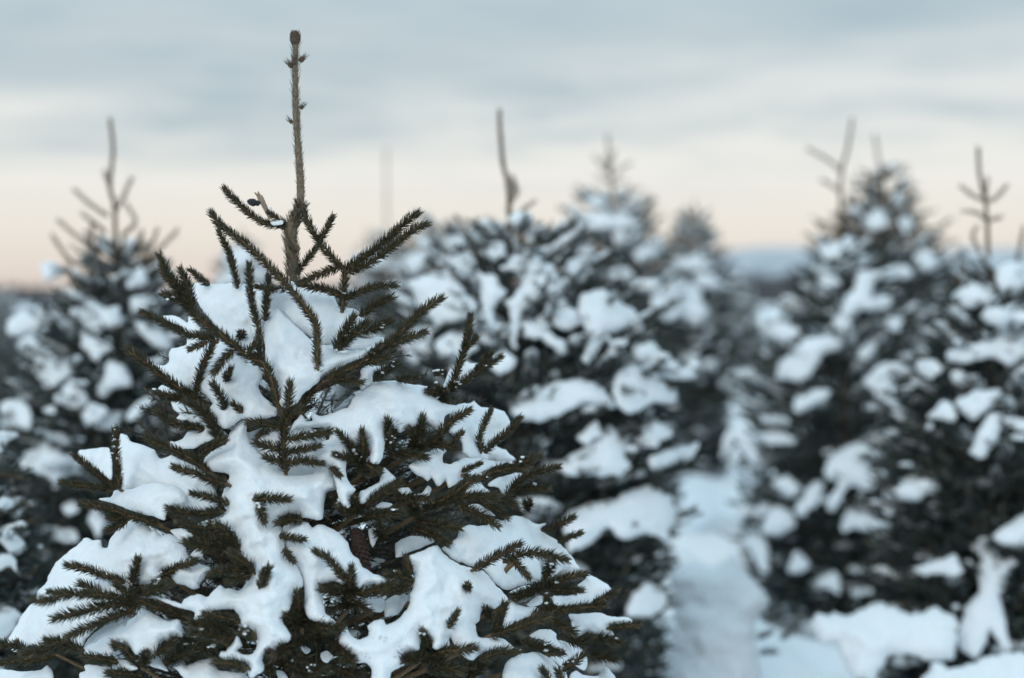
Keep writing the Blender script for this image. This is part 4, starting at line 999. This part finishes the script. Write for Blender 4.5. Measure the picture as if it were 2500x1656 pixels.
def crown(M, cx, cy, ztop, zbot, rfun, dz, nper, tstep, nl, per_m, width, fine, scale=None, rise=0.35, stem=0.005, tmax=0.17):
    """whorls of boughs with side shoots; returns points on the boughs for snow flecks"""
    spots = []
    BOUGHS.clear()
    z = ztop
    while z > zbot:
        R0 = rfun(z)
        n = nper if R0 > 0.12 else max(3, nper - 2)
        off = random.random() * 6.28
        for k in range(n):
            az = off + k * 6.2832 / n + random.uniform(-0.25, 0.25)
            L = R0 * random.uniform(0.78, 1.05) * (scale(az) if scale else 1.0)
            if L < 0.03:
                continue
            u_ = np.array([math.cos(az), math.sin(az), 0.0])
            f = (ztop - z) / max(ztop - zbot, 1e-3)
            up = rise * (1 - 1.5 * f) + random.uniform(-0.1, 0.12)
            zz = z + random.uniform(-dz, dz) * 0.4 - max(up, 0) * L * 0.5
            c0 = np.array([cx, cy, zz])
            s = np.linspace(0, 1, 6)[:, None]
            pl = c0 + u_ * L * s + np.array([0, 0, 1.0]) * (L * (up * s + 0.16 * s ** 2.5))
            tube(M, pl, np.linspace(stem, stem * 0.4, 6), 4, 0, cap=False)
            BOUGHS.append((pl, L))
            dress(M, pl[2:], nl, per_m, width, 1, fine, stem_r=0.002)
            side = np.array([-u_[1], u_[0], 0.0])
            t = 0.30 + random.uniform(0, 0.1); sg = random.choice((-1, 1))
            while t < 0.97:
                i = t * 5; a = int(i); p = pl[a] + (pl[min(a + 1, 5)] - pl[a]) * (i - a)
                l2 = min(tmax, 0.05 + 0.42 * L * (1.05 - t)) * random.uniform(0.7, 1.15)
                dv = norm(u_ * 0.75 + side * sg * random.uniform(0.5, 0.9) + np.array([0, 0, random.uniform(-0.15, 0.45)]))
                q = p + dv * l2 * np.linspace(0, 1, 4)[:, None] + np.array([0, 0, 0.1 * l2]) * (np.linspace(0, 1, 4)[:, None] ** 2)
                tube(M, q, np.linspace(0.0024, 0.0014, 4), 3, 0, cap=False)
                dress(M, q, nl, per_m, width, 1, fine, stem_r=0.002)
                spots.append(q[2]); spots.append(p)
                sg = -sg; t += tstep / max(L, 0.05)
        z -= dz * random.uniform(0.8, 1.2)
    return spots

def core(M, cx, cy, ztop, zbot, rfun, n, size, width, frac):
    """dense inner growth: short sprays filling the middle of the crown"""
    zs = zbot + (ztop - zbot) * (1 - np.sqrt(rng.random(n)))
    rr = np.array([rfun(z) for z in zs]) * frac * np.sqrt(rng.random(n))
    az = rng.random(n) * 2 * math.pi
    p = np.stack([cx + rr * np.cos(az), cy + rr * np.sin(az), zs], -1)
    d_ = norm(np.stack([np.cos(az), np.sin(az), 0.3 + 0 * az], -1) + rng.normal(size=(n, 3)) * 0.7)
    needles(M, p, d_, size * (0.6 + 0.8 * rng.random(n)), width, 1, False)

def clump(M, p, r):
    """a lump of snow sitting on a bough"""
    for k in range(random.randint(2, 4)):
        fleck_mesh(M, p + np.array([random.gauss(0, r * 0.8), random.gauss(0, r * 0.8), random.gauss(0, r * 0.18)]), r * random.uniform(0.6, 1.0))

def fg_scale(az):
    # the camera stands at -y: boughs on that side stay under the snow blankets
    c = -math.sin(az)
    return 0.62 if c > 0.2 else (0.70 if c > -0.35 else 0.95)
def fg_r(z):
    y = 828 - ((z - CAM[2]) / D0 + math.sin(PITCH)) * FPX
    return float(radius(y)) * MM * (1.0 if z > 0.45 else 0.6 + 0.4 * z / 0.45)
Mi = Mesh()
crown(Mi, TREE0[0], TREE0[1], P(AX, 930, D0)[2], 0.22, fg_r, 0.065, 9, 0.030, 0.015, 380, 0.0034, False, fg_scale, rise=0.3, stem=0.006, tmax=0.15)
core(Mi, TREE0[0], TREE0[1], P(AX, 880, D0)[2], 0.2, fg_r, 14000, 0.035, 0.007, 0.62)
Mw = Mesh()
load_boughs(Mw, 0.45, 0.018, 0.040, 0.35)
obj("inner_snow", Mw.data("inner_snow", [M_SNOW]), kind="stuff", label="shaded snow on the inner and rear boughs of the nearest spruce", category="snow")
obj("inner_boughs", Mi.data("inner_boughs", [M_TWIG_SHADE, M_NEEDLE], TREE0), tree, kind="stuff", label="tangle of dark inner and rear boughs")

# ------------------------------------------------------------------ the spruces behind
for b in BG:
    d = b["d"]; mm = d / FPX; ax, ay = b["ax"], b["ay"]
    base = P(ax, ay, d); ztop = base[2]; base = np.array([base[0], base[1], 0.0])
    t = obj("spruce_tree", None, label=b["label"], category="spruce", group="young spruces behind the nearest one")
    t.location = base
    def rf(z, b=b, mm=mm, ztop=ztop):
        y = (ztop - z) / mm
        r = min(b["r0"] + b["k"] * y, b["rmax"]) * mm
        return r * (1.0 if z > 0.55 else 0.93 + 0.127 * z)
    Mt = Mesh()
    tp = np.array([base + np.array([0, 0, -0.1]), base + np.array([0, 0, 0.5 * ztop]), np.array([base[0], base[1], ztop])])
    tube(Mt, catmull(tp, 0.1), np.linspace(0.035, 0.009, len(catmull(tp, 0.1))), 8, 0)
    obj("trunk", Mt.data("trunk", [M_BARK], base), t)
    Mc = Mesh()
    near = d < 8
    spots = crown(Mc, base[0], base[1], ztop - 0.02, 0.0, rf, 0.070 if near else 0.09, 10, 0.036 if near else 0.05, 0.019, 230 if near else 170, 0.008 if near else 0.010, False, rise=0.45, tmax=0.16)
    core(Mc, base[0], base[1], ztop - 0.05, 0.0, rf, 10000 if b["key"] in ("left", "middle", "right_edge", "right_dense") else 7000, 0.07, 0.022, 0.82)
    obj("crown", Mc.data("crown", [M_TWIG_SHADE, M_NEEDLE_FAR], base), t)
    for sh in b["shoots"]:
        Ml = Mesh()
        ln = np.array([P(x, y, d - 0.02) for x, y in catmull(np.array(sh, float), 6)])
        long_ = len(sh) >= 5
        tube(Ml, ln, np.linspace(0.009 if long_ else 0.005, 0.0042 if long_ else 0.0028, len(ln)), 6, 0)
        dress(Ml, ln, 0.017 if long_ else 0.017, 800, 0.0026, 1, False, lean=0.5 if long_ else 0.8, stem_r=0.005)
        obj("leader" if long_ else "twig", Ml.data("shoot", [M_TWIG, M_NEEDLE], base), t)
    # snow lying on it
    s = obj("tree_snow", None, label="snow on the " + b["label"].split(",")[0], category="snow", group="snow on the spruces behind")
    s.location = base
    for si, poly in enumerate(b["snow"]):
        pc = np.asarray(poly, float); cx, cy = pc.mean(0)
        rs = min(b["r0"] + b["k"] * max(cy - ay, 0), b["rmax"]) * 0.92
        def depth(x, y, cx=cx, cy=cy, rs=rs, ax=ax, d=d, mm=mm):
            return d - mm * 0.9 * np.sqrt(np.maximum(rs * rs - (np.asarray(x, float) - ax) ** 2, 0)) - mm * 0.6 * (np.asarray(y) - cy)
        size = math.sqrt(np.ptp(pc[:, 0]) * np.ptp(pc[:, 1]))
        M = Mesh()
        snow_body(M, poly, depth, float(np.clip(size * 0.28, 8, 30)), mm, 8.0, si * 2.3 + d, 0.9, rough=6.0)
        if M.n:
            obj("snow_clump", M.data("snow_clump", [M_SNOW], base), s)
    Mf = Mesh()
    low = [p for p in spots if p[2] < ztop - (0.32 if b["key"] == "right_dense" else 0.16)]
    outer = [p for p in low if math.hypot(p[0] - base[0], p[1] - base[1]) > 0.62 * rf(p[2])]
    load_boughs(Mf, 0.42 if b["key"] == "right_dense" else 0.72, 0.022, 0.058)
    for p in random.sample(outer, min(len(outer), 70)):
        clump(Mf, np.asarray(p) + np.array([0, 0, 0.018]), 0.016 + 0.032 * random.random() ** 1.5)
    for p in random.sample(low, min(len(low), 120)):
        fleck_mesh(Mf, np.asarray(p) + np.array([0, 0, 0.014]), random.uniform(0.008, 0.02))
    obj("snow_flecks", Mf.data("snow_flecks", [M_SNOW], base), s, kind="stuff")

# far rows: three little trees, copied
def small_tree(h, r):
    Mt, Mc, Mf = Mesh(), Mesh(), Mesh()
    tube(Mt, np.array([[0, 0, -0.1], [0, 0, h * 0.6], [0, 0, h * 1.12]]), [0.03, 0.015, 0.004], 6, 0)
    dress(Mt, catmull(np.array([[0, 0, h * 0.9], [0, 0, h * 1.12]]), 0.03), 0.012, 500, 0.002, 1, False, lean=0.5)
    sp = crown(Mc, 0, 0, h, 0.1, lambda z: 0.06 + (h - z) / h * r, 0.10, 9, 0.06, 0.024, 130, 0.013, False, rise=0.5)
    core(Mc, 0, 0, h, 0.0, lambda z: 0.06 + (h - z) / h * r, 2500, 0.09, 0.035, 0.85)
    load_boughs(Mf, 0.8, 0.03, 0.07)
    for p in random.sample(sp, min(len(sp), 50)):
        clump(Mf, np.asarray(p) + np.array([0, 0, 0.02]), random.uniform(0.02, 0.05))
    return (Mt.data("trunk", [M_BARK, M_NEEDLE_FAR]), Mc.data("crown", [M_TWIG_SHADE, M_NEEDLE_FAR]), Mf.data("snow_load", [M_SNOW]))
PROTO = [small_tree(1.45, 0.52), small_tree(1.3, 0.46), small_tree(1.6, 0.55)]
for d in (12.5, 14.5, 17.0, 20.0, 24.0, 29.0, 36.0, 46.0):
    x = -0.27 * d - 0.6 + random.uniform(0, 0.8)
    while x < 0.27 * d + 0.6:
        px = 1250 + x / d * FPX
        top = 710 + (CAM[2] - 1.35) / d * FPX + 40
        hidden = abs(px - AX) < radius(top) * 0.6 or any(q["d"] < d - 2 and top > q["ay"] and abs(px - q["ax"]) < min(q["r0"] + q["k"] * (top - q["ay"]), q["rmax"]) * 0.5 for q in BG)
        if not hidden and not (1640 < px < 1870 and d < 22):
            tr, cw, sn = random.choice(PROTO)
            t = obj("spruce_tree", None, label="small spruce in the blurred far rows of the plantation", category="spruce", group="far rows of young spruces")
            t.location = (x, d + random.uniform(-0.5, 0.5), -0.04)
            t.rotation_euler = (0, 0, random.uniform(0, 6.28))
            sc_ = random.uniform(0.8, 1.05)
            t.scale = (sc_, sc_, sc_)
            obj("trunk", tr, t); obj("crown", cw, t); obj("snow_load", sn, t, kind="stuff")
        x += random.uniform(1.05, 1.6)

# snow-buried little trees and drifts in front of the right-hand spruces
for i, (poly, d, T, label) in enumerate(DRIFTS):
    mm = d / FPX
    pc = np.asarray(poly, float); cx, cy = pc.mean(0)
    def depth(x, y, cx=cx, cy=cy, d=d, mm=mm):
        return d - mm * 0.8 * (np.asarray(y) - cy) + 0 * np.asarray(x)
    M = Mesh()
    snow_body(M, poly, depth, T, mm, 9.0, 50 + i * 7.0, 0.8, back=1.0, rough=8.0)
    origin = P(cx, cy, d)
    o = obj("snow_drift", M.data("snow_drift", [M_SNOW], origin), label=label, category="snow drift", group="snow drifts at the lower right")
    o.location = origin

# the tips of the little tree that is buried under the tall drift
d = 7.3
base = P(1760, 1500, d); base[2] = 0.0
t = obj("spruce_sapling", None, label="shoot tips of a little spruce buried in the drift beside the path", category="spruce")
t.location = base
for sh in [[(1848,1560),(1865,1550),(1880,1545)],[(1855,1598),(1875,1592),(1892,1592)],[(1870,1520),(1890,1508),(1908,1504)],[(1905,1560),(1922,1550),(1935,1538)],[(1622,1440),(1612,1428),(1606,1420)]]:
    Ml = Mesh()
    ln = np.array([P(x, y, d - 0.10 - 0.03 * i / 10) for i, (x, y) in enumerate(catmull(np.array(sh, float), 6))])
    tube(Ml, ln, np.linspace(0.005, 0.0028, len(ln)), 6, 0)
    dress(Ml, ln, 0.024, 900, 0.005, 1, False, lean=0.85, stem_r=0.004)
    obj("twig", Ml.data("twig", [M_TWIG_SHADE, M_NEEDLE_FAR], base), t)
